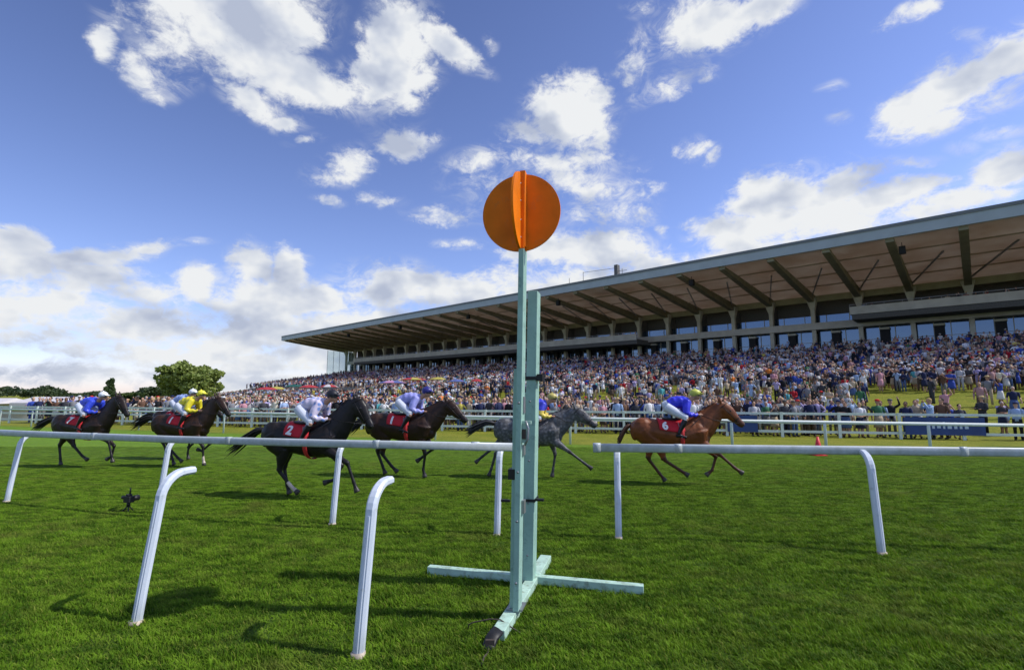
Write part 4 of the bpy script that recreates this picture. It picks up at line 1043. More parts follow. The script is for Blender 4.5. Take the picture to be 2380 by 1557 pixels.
def jockey_meshes():
    m = MB(); HC = Vector((.60, 0, 2.055))
    pel = Vector((-.06, 0, 1.80)); wai = Vector((.10, 0, 1.845)); che = Vector((.27, 0, 1.87)); sho = Vector((.40, 0, 1.89)); nck = Vector((.49, 0, 1.94))
    # body: head, neck, trunk, limbs and hands in one surface
    m.tube([pel, wai, che, sho, nck, HC - Vector((.04, 0, .05))], [(.12, .10), (.12, .09), (.14, .10), (.13, .09), (.055, .055), (.05, .055)], 14, 0, (0, 1, 0))
    m.ball(HC, (.092, .075, .11)); m.ball(HC + Vector((.055, 0, -.055)), (.045, .05, .05)); m.tube([HC + Vector((.08, 0, .015)), HC + Vector((.115, 0, -.022))], [(.012, .010), (.018, .014)], 8, 0, (0, 1, 0))
    m.ball(HC + Vector((.082, 0, -.058)), (.016, .027, .009))
    for sy in (-1, 1):
        m.ball(HC + Vector((-.005, sy * .076, -.01)), (.018, .010, .03))
        s0 = sho + Vector((-.01, sy * .15, -.01)); el = Vector((.36, sy * .255, 1.62)); wr = Vector((.63, sy * .11, 1.60))
        m.tube([sho + Vector((-.02, sy * .08, 0)), s0, s0.lerp(el, .5), el], [.06, .056, .048, .040], 10); m.tube([el, el.lerp(wr, .4), wr], [.040, .038, .026], 10)
        hip = pel + Vector((0, sy * .10, -.03)); kn = Vector((.34, sy * .275, 1.53)); an = Vector((.17, sy * .29, 1.17)); toe = Vector((.33, sy * .29, 1.10))
        m.tube([hip, hip.lerp(kn, .5), kn], [.095, .082, .06], 12); m.tube([kn, kn.lerp(an, .35), an], [.058, .055, .036], 12); m.tube([an + Vector((-.04, 0, -.04)), an + Vector((.03, 0, -.04)), toe], [.034, .036, .026], 10)
        # hand: palm with four curled fingers and a thumb round the rein
        pc = wr + Vector((.045, -sy * .012, -.005)); m.tube([wr, pc, pc + Vector((.04, -sy * .004, -.008))], [(.020, .026), (.019, .038), (.016, .036)], 10, 0, (0, 1, 0))
        for k in range(4):
            z0 = .027 - .018 * k; L0 = (.030, .034, .031, .024)[k]; b0 = pc + Vector((.036, 0, z0 - .008))
            m.tube([b0, b0 + Vector((L0, -sy * .006, -.002)), b0 + Vector((L0 * .9, -sy * .030, -.006)), b0 + Vector((L0 * .2, -sy * .036, -.006))], [.0088, .0085, .008, .007], 6)
        b0 = pc + Vector((0, -sy * .012, .034)); m.tube([b0, b0 + Vector((.022, -sy * .014, .010)), b0 + Vector((.044, -sy * .020, .002))], [.010, .009, .007], 6)
    o = m.build('body', M_skin); remesh(o, .0085, 2); JOCK['body'] = o.data; bpy.data.objects.remove(o)
    m = MB(); ex = .022
    m.tube([pel + Vector((.04, 0, .01)), wai + Vector((0, 0, .015)), che + Vector((0, 0, .012)), sho, nck + Vector((-.02, 0, -.01))], [(.155, .125), (.17, .145), (.18, .145), (.160, .12), (.064, .062)], 16, 0, (0, 1, 0))
    for sy in (-1, 1):
        s0 = sho + Vector((-.01, sy * .15, -.01)); el = Vector((.36, sy * .255, 1.62)); wr = Vector((.615, sy * .118, 1.60))
        m.tube([sho + Vector((-.03, sy * .07, 0)), s0, s0.lerp(el, .5) + Vector((-.02, 0, 0)), el + Vector((-.015, 0, 0))], [.092, .092, .088, .07], 12); m.tube([el, el.lerp(wr, .5) + Vector((0, 0, -.01)), wr], [.064, .055, .034], 12)
    o = m.build('shirt', M_skin); remesh(o, .012, 3)
    V = np.empty(len(o.data.vertices) * 3); o.data.vertices.foreach_get('co', V); V = V.reshape(-1, 3)
    V[:, 2] += .008 * np.sin(V[:, 0] * 48 + V[:, 1] * 20) + .005 * np.sin(V[:, 1] * 60 + V[:, 0] * 15); o.data.vertices.foreach_set('co', V.ravel())
    JOCK['shirt'] = o.data; bpy.data.objects.remove(o)
    m = MB()
    m.tube([pel + Vector((-.09, 0, -.02)), pel, wai + Vector((.02, 0, -.01))], [(.10, .085), (.142, .122), (.13, .105)], 14, 0, (0, 1, 0))
    for sy in (-1, 1):
        hip = pel + Vector((-.01, sy * .095, -.035)); kn = Vector((.34, sy * .275, 1.53)); an = Vector((.17, sy * .29, 1.17))
        m.tube([hip, hip.lerp(kn, .5) + Vector((0, 0, -.01)), kn, kn.lerp(an, .22)], [.118, .100, .073, .062], 12)
    o = m.build('breeches', M_breech); remesh(o, .012, 2); JOCK['breeches'] = o.data; bpy.data.objects.remove(o)
    for sy in (-1, 1):
        m = MB(); kn = Vector((.34, sy * .275, 1.53)); an = Vector((.17, sy * .29, 1.17)); toe = Vector((.34, sy * .29, 1.095))
        m.tube([kn.lerp(an, .12), kn.lerp(an, .4), kn.lerp(an, .8), an], [.064, .064, .045, .044], 12); m.tube([an + Vector((-.06, 0, -.045)), an + Vector((.03, 0, -.04)), toe], [.036, .042, .030], 10)
        o = m.build('boot', M_boot); remesh(o, .009, 1); JOCK['boot%d' % sy] = o.data; bpy.data.objects.remove(o)
    # helmet shell with silk cover and peak
    m = MB(); m.ball(HC + Vector((-.012, 0, .042)), (.128, .104, .098), 0, 20, 12)
    m.tube([HC + Vector((.07, 0, .055)), HC + Vector((.17, 0, .03))], [(.075, .012), (.06, .008)], 12, 0, (0, 1, 0))
    m.ball(HC + Vector((-.02, 0, .142)), .022, 0, 10, 6)
    JOCK['helmet'] = m.mesh('helmet', [M_skin], True)
    m = MB(); m.tube([HC + Vector((-.02, -.088, .0)), HC + Vector((.05, -.075, .002)), HC + Vector((.092, -.035, .0)), HC + Vector((.10, 0, -.002)), HC + Vector((.092, .035, .0)), HC + Vector((.05, .075, .002)), HC + Vector((-.02, .088, .0))], [(.006, .010), (.009, .02), (.012, .024), (.011, .022), (.012, .024), (.009, .02), (.006, .010)], 8)
    JOCK['goggles'] = m.mesh('goggles', [M_goggle], True)
    m = MB()
    for sy in (-1, 1):
        m.tube([(.16, sy * .24, 1.44), (.22, sy * .30, 1.2), (.24, sy * .30, 1.12)], .008, 5)
        m.tube([(.235, sy * .30, 1.13), (.235, sy * .25, 1.07), (.235, sy * .35, 1.07), (.235, sy * .30, 1.13)], .007, 5)
    JOCK['stirrup'] = m.mesh('stirrup', [M_steel], True)
    m = MB(); m.tube([(.60, -.13, 1.64), (.68, -.14, 1.56), (.42, -.36, 1.34)], [.008, .009, .005], 6); JOCK['whip'] = m.mesh('whip', [M_boot], True)
jockey_meshes()
def make_jockey(horse, label, silk, cap, breech=None, tilt=0.0, shift=(0, 0, 0)):
    root = empty('person', label, 'person', (0, 0, 0), 0, 'jockeys riding in the race')
    c, s = math.cos(tilt), math.sin(tilt)
    root.matrix_world = Matrix.LocRotScale(horse.location, horse.rotation_euler, horse.scale) @ Matrix.Translation(Vector((.0, 0, 1.5)) + Vector(shift)) @ Matrix.Rotation(tilt, 4, 'Y') @ Matrix.Translation((0, 0, -1.5))
    def put(key, name, mt):
        o = bpy.data.objects.new(name, JOCK[key]); COL.objects.link(o); o.parent = root
        o.material_slots[0].link = 'OBJECT'; o.material_slots[0].material = mt; return o
    put('body', 'body', M_skin); put('shirt', 'shirt', silk); put('breeches', 'breeches', breech or M_breech)
    put('boot-1', 'boot', M_boot); put('boot1', 'boot', M_boot); h = put('helmet', 'helmet', cap); put('goggles', 'goggles', M_goggle)
    put('stirrup', 'stirrup', M_steel); put('whip', 'whip', M_boot)
    return root
POSES = {
 1: dict(ha=((-.62, .97), (-.88, .58), (-.80, .20), (-.77, .05)), hb=((-.28, .94), (-.06, .60), (.24, .34), (.42, .24)), fc=((.56, .95), (1.00, .60), (.94, .30), (.80, .22)), fd=((.60, .98), (1.08, .74), (1.22, .36), (1.27, .20))),
 2: dict(ha=((-.50, .95), (-.50, .54), (-.34, .19), (-.28, .05)), hb=((-.34, .94), (-.24, .54), (.06, .28), (.20, .18)), fc=((.52, .95), (.88, .66), (.62, .44), (.48, .48)), fd=((.58, .95), (.86, .60), (.90, .24), (.94, .10))),
 3: dict(ha=((-.45, .95), (-.50, .55), (-.41, .19), (-.35, .05)), hb=((-.34, .93), (-.42, .52), (-.14, .24), (.02, .12)), fc=((.56, .95), (.82, .62), (.66, .34), (.46, .28)), fd=((.62, .98), (1.10, .72), (1.25, .36), (1.32, .20))),
 4: dict(ha=((-.52, .95), (-.68, .55), (-.52, .19), (-.46, .05)), hb=((-.36, .94), (-.42, .53), (-.16, .25), (-.03, .14)), fc=((.52, .95), (.78, .66), (.52, .46), (.38, .36)), fd=((.56, .95), (.68, .56), (.64, .20), (.68, .05))),
 5: dict(ha=((-.62, .97), (-.98, .70), (-1.28, .46), (-1.42, .34)), hb=((-.54, .96), (-.84, .56), (-.95, .20), (-1.0, .06)), fc=((.58, .96), (.68, .58), (.62, .20), (.60, .05)), fd=((.64, .98), (1.08, .68), (1.46, .40), (1.60, .30))),
 6: dict(ha=((-.42, .95), (-.50, .55), (-.24, .20), (-.14, .07)), hb=((-.28, .95), (-.16, .56), (.18, .34), (.34, .24)), fc=((.58, .96), (1.02, .64), (.92, .32), (.80, .22)), fd=((.64, .98), (1.06, .70), (1.36, .42), (1.50, .32))),
}
BAY_D = (.020, .011, .007, 'dark_bay_coat'); BLACKB = (.010, .0075, .007, 'black_brown_coat'); BAYC = (.032, .014, .007, 'bay_coat'); CHEST = (.175, .050, .012, 'chestnut_coat'); GREYC = (.12, .12, .125, 'grey_coat')
BLK = (.010, .009, .009)
H = H
def hloc(px, py): return on_z(px, py)
h1, _ = make_horse(hloc(182, 1085), PHI + .08, POSES[1], BAY_D, BLK, 'dark brown racehorse at the far left, ridden in royal blue with a white cap', 7, (-.16, .12), scale=.98, head=(.36, -.48))
h2, _ = make_horse(hloc(415, 1084), PHI + .08, POSES[2], BAYC, BLK, 'dark bay racehorse with pale sock, ridden in yellow with a yellow cap', 1, (-.18, .08), socks=('fd',), scale=.98, head=(.42, -.44))
h2b, _ = make_horse(hloc(406, 1066), PHI - .02, POSES[4], BAY_D, BLK, 'dark racehorse almost hidden behind the horse ridden in yellow', 4, (-.02, -.06), scale=1.0)
h3, _ = make_horse(hloc(698, 1155), PHI + .02, POSES[3], BLACKB, BLK, 'nearly black racehorse closest to the camera, red cloth number two, long streaming tail', 2, (-.12, .07), head=(.34, -.50), socks=('hb',), tail=((-.88, 1.34), (-1.12, 1.28), (-1.38, 1.10), (-1.78, .84)))
h4, _ = make_horse(hloc(930, 1107), PHI + .02, POSES[4], BAYC, BLK, 'dark bay racehorse just left of the finishing post, ridden in lavender', 1, (-.12, -.12), head=(.52, -.46), scale=1.05, tail=((-.88, 1.34), (-1.05, 1.30), (-1.2, 1.18), (-1.4, 1.05)))
h5, _ = make_horse(hloc(1228, 1110), PHI + .04, POSES[5], GREYC, (.05, .05, .055), 'dappled grey racehorse passing behind the green finishing post', 5, (-.06, -.16), head=(.52, -.40), mane=(.03, .03, .033), grey=True, scale=.97)
h6, _ = make_horse(hloc(1561, 1125), PHI + .04, POSES[6], CHEST, (.07, .025, .012), 'leading chestnut racehorse right of the finishing post, ridden in bright blue', 6, (-.13, -.06), head=(.48, -.48), mane=(.075, .028, .012), tail=((-.88, 1.34), (-1.02, 1.24), (-1.12, 1.06), (-1.22, .90)))
S_blue = silk_mat('royal_blue_silk', (.035, .07, .62)); S_yel = silk_mat('yellow_silk', (.72, .62, .03)); S_wht = silk_mat('white_lilac_silk', (.62, .56, .70), (.20, .30, .62), 'spots')
S_lav = silk_mat('lavender_silk', (.32, .33, .72)); S_by = silk_mat('blue_yellow_silk', (.05, .06, .55), (.75, .58, .10), 'arms'); S_bb = silk_mat('bright_blue_silk', (.03, .035, .62)); S_pale = silk_mat('pale_blue_silk', (.28, .38, .66))
C_white = mat('white_cap', (.82, .84, .88), .4); C_yel = mat('yellow_cap', (.82, .76, .06), .4); C_blk = mat('black_cap', (.012, .014, .022), .5); C_navy = mat('navy_cap', (.03, .03, .20), .4); C_by = mat('gold_cap', (.50, .42, .12), .4); C_lime = mat('lime_cap', (.55, .58, .10), .4)
make_jockey(h1, 'jockey in royal blue silks and white cap on the horse at the far left', S_blue, C_white, tilt=.04)
make_jockey(h2, 'jockey in yellow silks and yellow cap, crouched over a dark bay horse', S_yel, C_yel, tilt=-.03)
make_jockey(h2b, 'jockey in pale blue silks and white cap half hidden behind the yellow rider', S_pale, C_white, shift=(-.06, 0, .02))
make_jockey(h3, 'jockey in white and lilac silks with a black cap on the near-black horse', S_wht, C_blk, tilt=.06)
make_jockey(h4, 'jockey in lavender silks and navy cap just left of the finishing post', S_lav, C_navy, tilt=.09)
make_jockey(h5, 'jockey in blue silks with yellow sleeves on the grey horse behind the finishing post', S_by, C_by, tilt=.07)
make_jockey(h6, 'jockey in bright blue silks and yellow-green cap on the leading chestnut', S_bb, C_lime, tilt=.02)
# ------------------------------------------------------------------ spectators
SKINS = [(.50, .29, .20), (.42, .24, .17), (.55, .34, .25), (.22, .12, .08)]
TOPS = [('navy', (.018, .025, .075), 18), ('black', (.015, .015, .018), 15), ('white', (.72, .72, .74), 13), ('pale blue', (.33, .45, .68), 9), ('grey', (.22, .22, .24), 12), ('royal blue', (.04, .08, .38), 6),
        ('red', (.45, .02, .03), 2), ('pink', (.55, .28, .33), 3), ('beige', (.48, .38, .27), 6), ('light grey', (.45, .45, .48), 6), ('green', (.05, .16, .08), 2), ('lilac', (.42, .36, .60), 4), ('cream', (.65, .60, .48), 4), ('brown', (.13, .07, .045), 3), ('yellow', (.6, .5, .10), .5), ('orange', (.75, .22, .04), .4), ('charcoal', (.05, .05, .06), 12), ('turquoise', (.10, .38, .42), 2), ('dusty rose', (.42, .24, .24), 3)]
BOTS = [('navy trousers', (.02, .025, .06)), ('black trousers', (.014, .014, .016)), ('grey trousers', (.16, .16, .17)), ('beige trousers', (.42, .34, .24)), ('blue jeans', (.07, .12, .26)), ('white trousers', (.62, .62, .62)), ('brown trousers', (.10, .07, .05))]
HAIRS = [('dark hair', (.025, .017, .012)), ('brown hair', (.09, .05, .03)), ('fair hair', (.42, .29, .13)), ('grey hair', (.34, .34, .34)), ('black hair', (.012, .011, .011))]
HATS = [('straw hat', (.55, .42, .22)), ('flat cap', (.10, .10, .09)), ('white hat', (.7, .7, .7)), ('navy cap', (.02, .03, .10)), ('red cap', (.5, .03, .03))]
TW = np.array([t[2] for t in TOPS], float); TW /= TW.sum()
ARMS = ['hanging', 'folded', 'hands together', 'raised', 'phone', 'hips']
ARMTXT = {'hanging': 'arms hanging at the sides', 'folded': 'arms folded', 'hands together': 'hands held together in front', 'raised': 'one arm raised', 'phone': 'both hands lifted before the face', 'hips': 'hands on hips'}
def person_shape(arms, dress, hat, n=8, lod=0):
    # slots: 0 skin 1 hair 2 top 3 bottom 4 shoes 5 hat ; faces +X
    m = MB(); q = n
    m.tube([(0, 0, .88), (0, 0, 1.02), (0, 0, 1.20), (0, 0, 1.38), (0, 0, 1.45), (0, 0, 1.475)], [(.155, .105), (.140, .10), (.165, .115), (.185, .105), (.12, .075), (.06, .055)], q + 2, 2, (0, 1, 0))
    m.tube([(0, 0, 1.46), (.01, 0, 1.55)], [.052, .048], q, 0)
    m.ball((.015, 0, 1.63), (.088, .072, .108), 0, q, 6)
    if lod == 0:
        m.tube([(.095, 0, 1.635), (.115, 0, 1.61)], [.010, .015], 5, 0)
        for sy in (-1, 1): m.ball((.01, sy * .073, 1.62), (.018, .009, .028), 0, 6, 4)
    m.ball((-.018, 0, 1.662), (.096, .083, .098), 1, q, 6)
    if dress:
        m.tube([(0, 0, 1.00), (0, 0, .85), (.01, 0, .62), (.01, 0, .46)], [(.145, .105), (.18, .13), (.20, .16), (.22, .18)], q + 2, 3, (0, 1, 0))
        for sy in (-1, 1): m.tube([(0, sy * .075, .6), (0, sy * .075, .30), (0, sy * .08, .06)], [.055, .050, .032], q, 0)
    else:
        for sy in (-1, 1): m.tube([(0, sy * .075, .98), (.01, sy * .09, .70), (.01, sy * .10, .48), (-.01, sy * .105, .06)], [(.088, .10), (.078, .085), (.058, .062), (.050, .05)], q, 3, (0, 1, 0))
    if lod < 2:
        for sy in (-1, 1): m.tube([(-.05, sy * .105, .045), (.05, sy * .11, .04), (.16, sy * .12, .025)], [.042, .045, .026], 6, 4)
    for sy in (-1, 1):
        S = Vector((0, sy * .185, 1.40)); a = arms
        if a == 'raised' and sy > 0: E_ = Vector((.12, .30, 1.52)); W = Vector((.20, .24, 1.76))
        elif a == 'hanging' or a == 'raised': E_ = Vector((-.02, sy * .245, 1.13)); W = Vector((.05, sy * .26, .90))
        elif a == 'folded': E_ = Vector((.06, sy * .25, 1.14)); W = Vector((.23, -sy * .06, 1.17 + sy * .02))
        elif a == 'hands together': E_ = Vector((.03, sy * .24, 1.12)); W = Vector((.25, sy * .04, 1.05))
        elif a == 'hips': E_ = Vector((-.08, sy * .36, 1.18)); W = Vector((.04, sy * .19, 1.02))
        else: E_ = Vector((.16, sy * .24, 1.28)); W = Vector((.22, sy * .06, 1.55))
        m.tube([S + Vector((0, -sy * .05, .01)), S, S.lerp(E_, .5), E_], [.05, .058, .050, .042], q, 2); m.tube([E_, W], [.042, .030], q, 2 if not dress else 0)
        d = (W - E_).normalized(); m.tube([W, W + d * .05, W + d * .10], [(.026, .020), (.032, .018), (.022, .014)], 6, 0)
        if lod == 0:
            m.tube([W + d * .02, W + d * .05 + Vector((.03, -sy * .01, .01))], [.011, .008], 5, 0)
            for k in range(4): 
                o_ = Vector((0, 0, 1)).cross(d); o_ = (o_.normalized() if o_.length > .1 else Vector((0, 1, 0))) * ((k - 1.5) * .014)
                m.tube([W + d * .09 + o_, W + d * (.155 - abs(k - 1.3) * .01) + o_], [.008, .006], 4, 0)
    if hat:
        m.tube([(-.01, 0, 1.70), (-.01, 0, 1.708)], [.165, .16] if hat == 1 else [.105, .105], 12, 5); m.tube([(-.01, 0, 1.70), (-.01, 0, 1.76), (-.01, 0, 1.785)], [.098, .088, .05], 10, 5)
        if hat == 2: m.tube([(.06, 0, 1.70), (.17, 0, 1.69)], [(.07, .008), (.05, .006)], 6, 5, (0, 1, 0))
    return m
PM = {}
def pmesh(arms, dress, hat):
    k = (arms, dress, hat)
    if k not in PM:
        PM[k] = person_shape(arms, dress, hat).mesh('person', [mat('shoe', (.02, .018, .017), .5)] * 6, True)
    return PM[k]
def cmat(kind, name, c): return mat(kind + '_' + name.replace(' ', '_'), c, .75, .25, noise=.10, nscale=6)
used = set()
def place_person(x, y, z, face, place, rnd, group, force=None):
    for _ in range(60):
        ti = rnd.choice(len(TOPS), p=TW); bi = rnd.integers(len(BOTS)); hi = rnd.integers(len(HAIRS)); dress = rnd.random() < .3
        ht = rnd.integers(1, 3) if rnd.random() < .22 else 0; hh = rnd.integers(len(HATS)); arms = ARMS[rnd.integers(len(ARMS))]
        if force: ti = [t[0] for t in TOPS].index(force)
        t = TOPS[ti][0]
        look = ('woman in a %s top and %s skirt' % (t, BOTS[bi][0].split()[0])) if dress else ('spectator in a %s top and %s' % (t, BOTS[bi][0]))
        hd = HATS[hh][0] if ht else HAIRS[hi][0]
        lab = '%s, %s, %s, %s' % (look, hd, ARMTXT[arms], place)
        if len(lab.split()) > 16: lab = '%s, %s, %s' % (look, hd, place)
        if len(lab.split()) > 16: lab = '%s, %s' % (look, place)
        if len(lab.split()) > 16: lab = '%s, %s' % (look.replace('spectator in a ', ''), place)
        if len(lab.split()) > 16: continue
        if lab not in used: break
    used.add(lab)
    o = bpy.data.objects.new('person', pmesh(arms, dress, ht)); COL.objects.link(o)
    o.location = (x, y, z); o.rotation_euler = (0, 0, face); s = rnd.uniform(.94, 1.06) * (.95 if dress else 1.0); o.scale = (s * rnd.uniform(.95, 1.15), s * rnd.uniform(.95, 1.15), s)
    si = rnd.choice(4, p=[.4, .3, .22, .08])
    if dress and rnd.random() < .6: bc = TOPS[ti][:2]
    ms = [cmat('skin', str(si), SKINS[si]), cmat('hair', HAIRS[hi][0], HAIRS[hi][1]), cmat('top', t, TOPS[ti][1]), cmat('bottom', BOTS[bi][0], BOTS[bi][1]), MATS['shoe'], cmat('hat', HATS[hh][0], HATS[hh][1])]
    for k, mm in enumerate(ms):
        o.material_slots[k].link = 'OBJECT'; o.material_slots[k].material = mm
    return tag(o, lab, 'person', group)
def proj(x, y, z):
    cp, sp = math.cos(PITCH), math.sin(PITCH); dz = z - 2.1
    yc = -y * sp + dz * cp; zc = y * cp + dz * sp
    return 1190 + F * x / zc, 778.5 - F * yc / zc
def place_words(x, y, z, zone):
    u, v = proj(x, y, z + 1.2)
    if u < 110: w = 'at the far left edge'
    elif u < 300: w = 'behind the blue-and-white rider'
    elif u < 360: w = 'between the two leftmost horses'
    elif u < 520: w = 'behind the rider in yellow'
    elif u < 660: w = 'left of the near-black horse'
    elif u < 800: w = 'behind the near-black horse'
    elif u < 900: w = 'between the black and bay horses'
    elif u < 1060: w = 'behind the lavender rider'
    elif u < 1190: w = 'just left of the finishing post'
    elif u < 1330: w = 'behind the grey horse'
    elif u < 1530: w = 'between grey and chestnut horses'
    elif u < 1640: w = 'behind the bright blue rider'
    elif u < 1800: w = 'above the chestnut’s head'
    elif u < 2090: w = 'left of the blue board'
    elif u < 2300: w = 'behind the blue board'
    else: w = 'near the right edge'
    return w + (' by the fence' if zone == 'fence' else ' on the grass slope' if zone == 'slope' else ' in the crowd')
# candidates: x, y, z, facing, zone
cand = []
r2 = np.random.default_rng(21)
def facecam(x, y): return math.atan2(-y, -x) + r2.normal(0, .45)
fence_len0, fence_len1 = -4, 58
# rows behind the crowd fence; dense on the left, thinner on the right
k = fence_len0
while k < fence_len1:
    for row, (d0, dn) in enumerate(((.45, .95), (1.15, .85), (1.9, .75), (2.8, .7), (3.8, .65), (5.0, .6), (6.4, .55), (8, .5), (10, .5), (12, .5))):
        p = FEN_0 + FEN_D * (k + r2.uniform(-.25, .25)) + FEN_N * (d0 + r2.uniform(-.25, .3))
        u, v = proj(p.x, p.y, 1.0)
        thin = float(sstep(1780, 2060, u)); pr = dn * (1 - thin) + thin * (.85 if row == 0 else .40 if row == 1 else .10)
        if u < 330: pr *= (.75 if row < 4 else 0)
        if r2.random() < pr: cand.append((p.x, p.y, float(gz(p.x, p.y)), facecam(p.x, p.y), 'fence' if row < 2 else 'crowd'))
    k += .62
# the lawn between fence and terrace, and the terrace steps
for _ in range(15000):
    a = r2.uniform(-168, 10); s = r2.uniform(-60, -13)
    x, y = sw(a, s)
    d = (x - FEN_0.x) * FEN_N.x + (y - FEN_0.y) * FEN_N.y
    if d < 9: continue
    u, v = proj(x, y, 2.0)
    if u < 330 or u > 2600: continue
    near_t = float(sstep(-30, -15, s))
    dens = .40 + .6 * near_t
    right = float(sstep(1780, 2080, u)); dens *= (1 - right) + right * (2.2 if s > -18.5 else .42)
    if a < -120: dens *= .6
    if r2.random() < dens * .42: cand.append((x, y, float(gz(x, y)), facecam(x, y), 'slope'))
a = -159.0
while a < 16:
    for i in range(33):
        s = TS0 + i + .5 + r2.uniform(-.2, .2); aa = a + r2.uniform(-.3, .3)
        aisle = abs((aa % 18.3) - 9) < 1.0
        pr = .95 if s < 3 else .80
        if a < -110: pr *= .8
        if s > 17: pr *= .5
        if aisle: pr *= .10
        pr *= .78 + .34 * math.sin(aa * .71 + i * .9) * math.sin(aa * .23 - i * .55 + 1)
        if r2.random() < pr:
            x, y = sw(aa, s); zz = TZ0 + (TZ1 - TZ0) * (min(max(int((s - TS0)), 0), 32) + .5) / 33
            sit = -.42 if (s > 1 and r2.random() < .65) else 0
            cand.append((x, y, zz + sit, facecam(x, y), 'terrace'))
    a += .66 if a > -60 else .8
# balcony watchers
for b0, b1, zf in ((-12, 16, 13.4), (-150, -47, 12.2)):
    a = b0
    while a < b1:
        if r2.random() < .5:
            x, y = sw(a, 17.6 + r2.uniform(0, 1)); cand.append((x, y, zf - .4, facecam(x, y), 'terrace'))
        a += .9
def dist(c): return math.hypot(c[0], c[1])
vis = [c for c in cand if -60 < proj(c[0], c[1], c[2] + 1.2)[0] < 2440]
vis.sort(key=dist)
near = vis[:285]; ids = set(id(c) for c in near); rest = [c for c in cand if id(c) not in ids]
for c in near:
    z = c[4]; place_person(c[0], c[1], c[2], c[3], place_words(c[0], c[1], c[2], z if z != 'terrace' else 'slope'), r2, 'spectators standing behind the crowd fence')
# the rest of the crowd is one mass
def build_crowd(rest):
    variants = []
    for arms in ARMS:
        for dress in (0, 1):
            for hat in (0, 1) if arms in ('hanging', 'folded') else (0,):
                m = person_shape(arms, dress, hat, 6, 2)
                V = np.array([tuple(v) for v in m.v]); variants.append((V, m.f, np.array(m.m)))
    AV = []; FI = []; FT = []; CC = []; base = 0
    for (x, y, z, face, zone) in rest:
        V, fs, mi = variants[r2.integers(len(variants))]
        s = r2.uniform(.93, 1.07); c, q = math.cos(face), math.sin(face)
        W = V * (s * r2.uniform(1.0, 1.15), s * r2.uniform(1.0, 1.15), s)
        W = np.c_[W[:, 0] * c - W[:, 1] * q + x, W[:, 0] * q + W[:, 1] * c + y, W[:, 2] + z]
        AV.append(W)
        ti = r2.choice(len(TOPS), p=TW); pal = np.array([SKINS[r2.integers(4)] , HAIRS[r2.integers(5)][1], TOPS[ti][1], BOTS[r2.integers(7)][1] if r2.random() < .8 else TOPS[ti][1], (.02, .018, .017), HATS[r2.integers(5)][1]])
        for f, k in zip(fs, mi): FI.extend([i + base for i in f]); FT.append(len(f))
        CC.append(np.repeat(pal[mi], [len(f) for f in fs], axis=0)); base += len(V)
    V = np.concatenate(AV); FT = np.array(FT); FI = np.array(FI, dtype=np.int32); C = np.concatenate(CC)
    me = bpy.data.meshes.new('crowd'); me.vertices.add(len(V)); me.vertices.foreach_set('co', V.astype('f4').ravel())
    me.loops.add(len(FI)); me.loops.foreach_set('vertex_index', FI); me.polygons.add(len(FT))
    me.polygons.foreach_set('loop_start', np.concatenate([[0], np.cumsum(FT)[:-1]]).astype(np.int32)); me.update(calc_edges=True)
    me.polygons.foreach_set('use_smooth', [True] * len(FT))
    at = me.color_attributes.new('cloth', 'FLOAT_COLOR', 'CORNER'); at.data.foreach_set('color', np.c_[C, np.ones(len(C))].astype('f4').ravel())
    me.materials.append(mat('crowd_clothes', (1, 1, 1), .75, .2, attr='cloth'))
    o = bpy.data.objects.new('crowd', me); COL.objects.link(o); tag(o, kind='stuff')
    print('crowd', len(rest), 'faces', len(FT))
build_crowd(rest)

# ------------------------------------------------------------------ umbrellas over the crowd
def umbrella(px, py, Y, cols, label, r=.95, g='umbrellas opened among the crowd'):
    top = at_Y(px, py, Y); gz_ = float(gz(top.x, top.y)); h = top.z - gz_
    e = empty('umbrella', label, 'umbrella', (top.x, top.y, gz_), random.uniform(0, 1), g)
    m = MB(); n = 8; vs = [(0, 0, h)]; 
    for k in range(n):
        for q, (rr, dz) in enumerate(((.55, .10), (1.0, .34))):
            a = 2 * math.pi * k / n; vs.append((r * rr * math.cos(a), r * rr * math.sin(a), h - dz))
    fs = []; mi = []
    for k in range(n):
        a = 1 + 2 * k; b = 1 + 2 * ((k + 1) % n); fs += [(0, a, b), (a, a + 1, b + 1, b)]; mi += [k % len(cols)] * 2
    m.v = vs; m.f = fs; m.m = mi
    c = m.build('canopy', cols, e); sd_ = c.modifiers.new('s', 'SOLIDIFY'); sd_.thickness = .012
    m = MB(); m.tube([(0, 0, 0), (0, 0, h + .06)], .02, 6); m.build('pole', M_steel, e, True)
def um(n, c): return mat('umbrella_' + n, c, .6, trans=.25)
U_r = um('red', (.48, .05, .06)); U_y = um('yellow', (.52, .46, .10)); U_b = um('blue', (.12, .16, .42)); U_w = um('white', (.65, .65, .68)); U_p = um('pink', (.60, .30, .50)); U_g = um('green', (.02, .12, .10)); U_k = um('black', (.02, .02, .025))
for a in ((620, 899, 62, [U_r], 'red umbrella over the crowd, leftmost of the umbrellas', 1.3), (643, 898, 64, [U_y], 'yellow umbrella beside the leftmost red umbrella', 1.1), (686, 893, 66, [U_g], 'dark green umbrella right of the small yellow one', 1.4),
          (718, 894, 60, [U_r], 'red umbrella above the raised crowd left of the stand', 1.2), (765, 893, 62, [U_r, U_w], 'red and white umbrella just above the black-capped jockey', 1.2), (912, 884, 64, [U_b, U_p], 'blue and pink umbrella left of the yellow and red one', 1.9),
          (960, 877, 66, [U_y, U_r], 'yellow and red umbrella between the blue one and the plain yellow one', 1.9), (1018, 876, 66, [U_y], 'plain yellow umbrella above the crowd left of the finishing post', 1.2), (1062, 881, 66, [U_b], 'plain blue umbrella right of the plain yellow one', 1.2), (1108, 880, 64, [U_r], 'small red umbrella nearest the finishing post', .8)):
    umbrella(a[0], a[1], a[2], a[3], a[4], a[5])

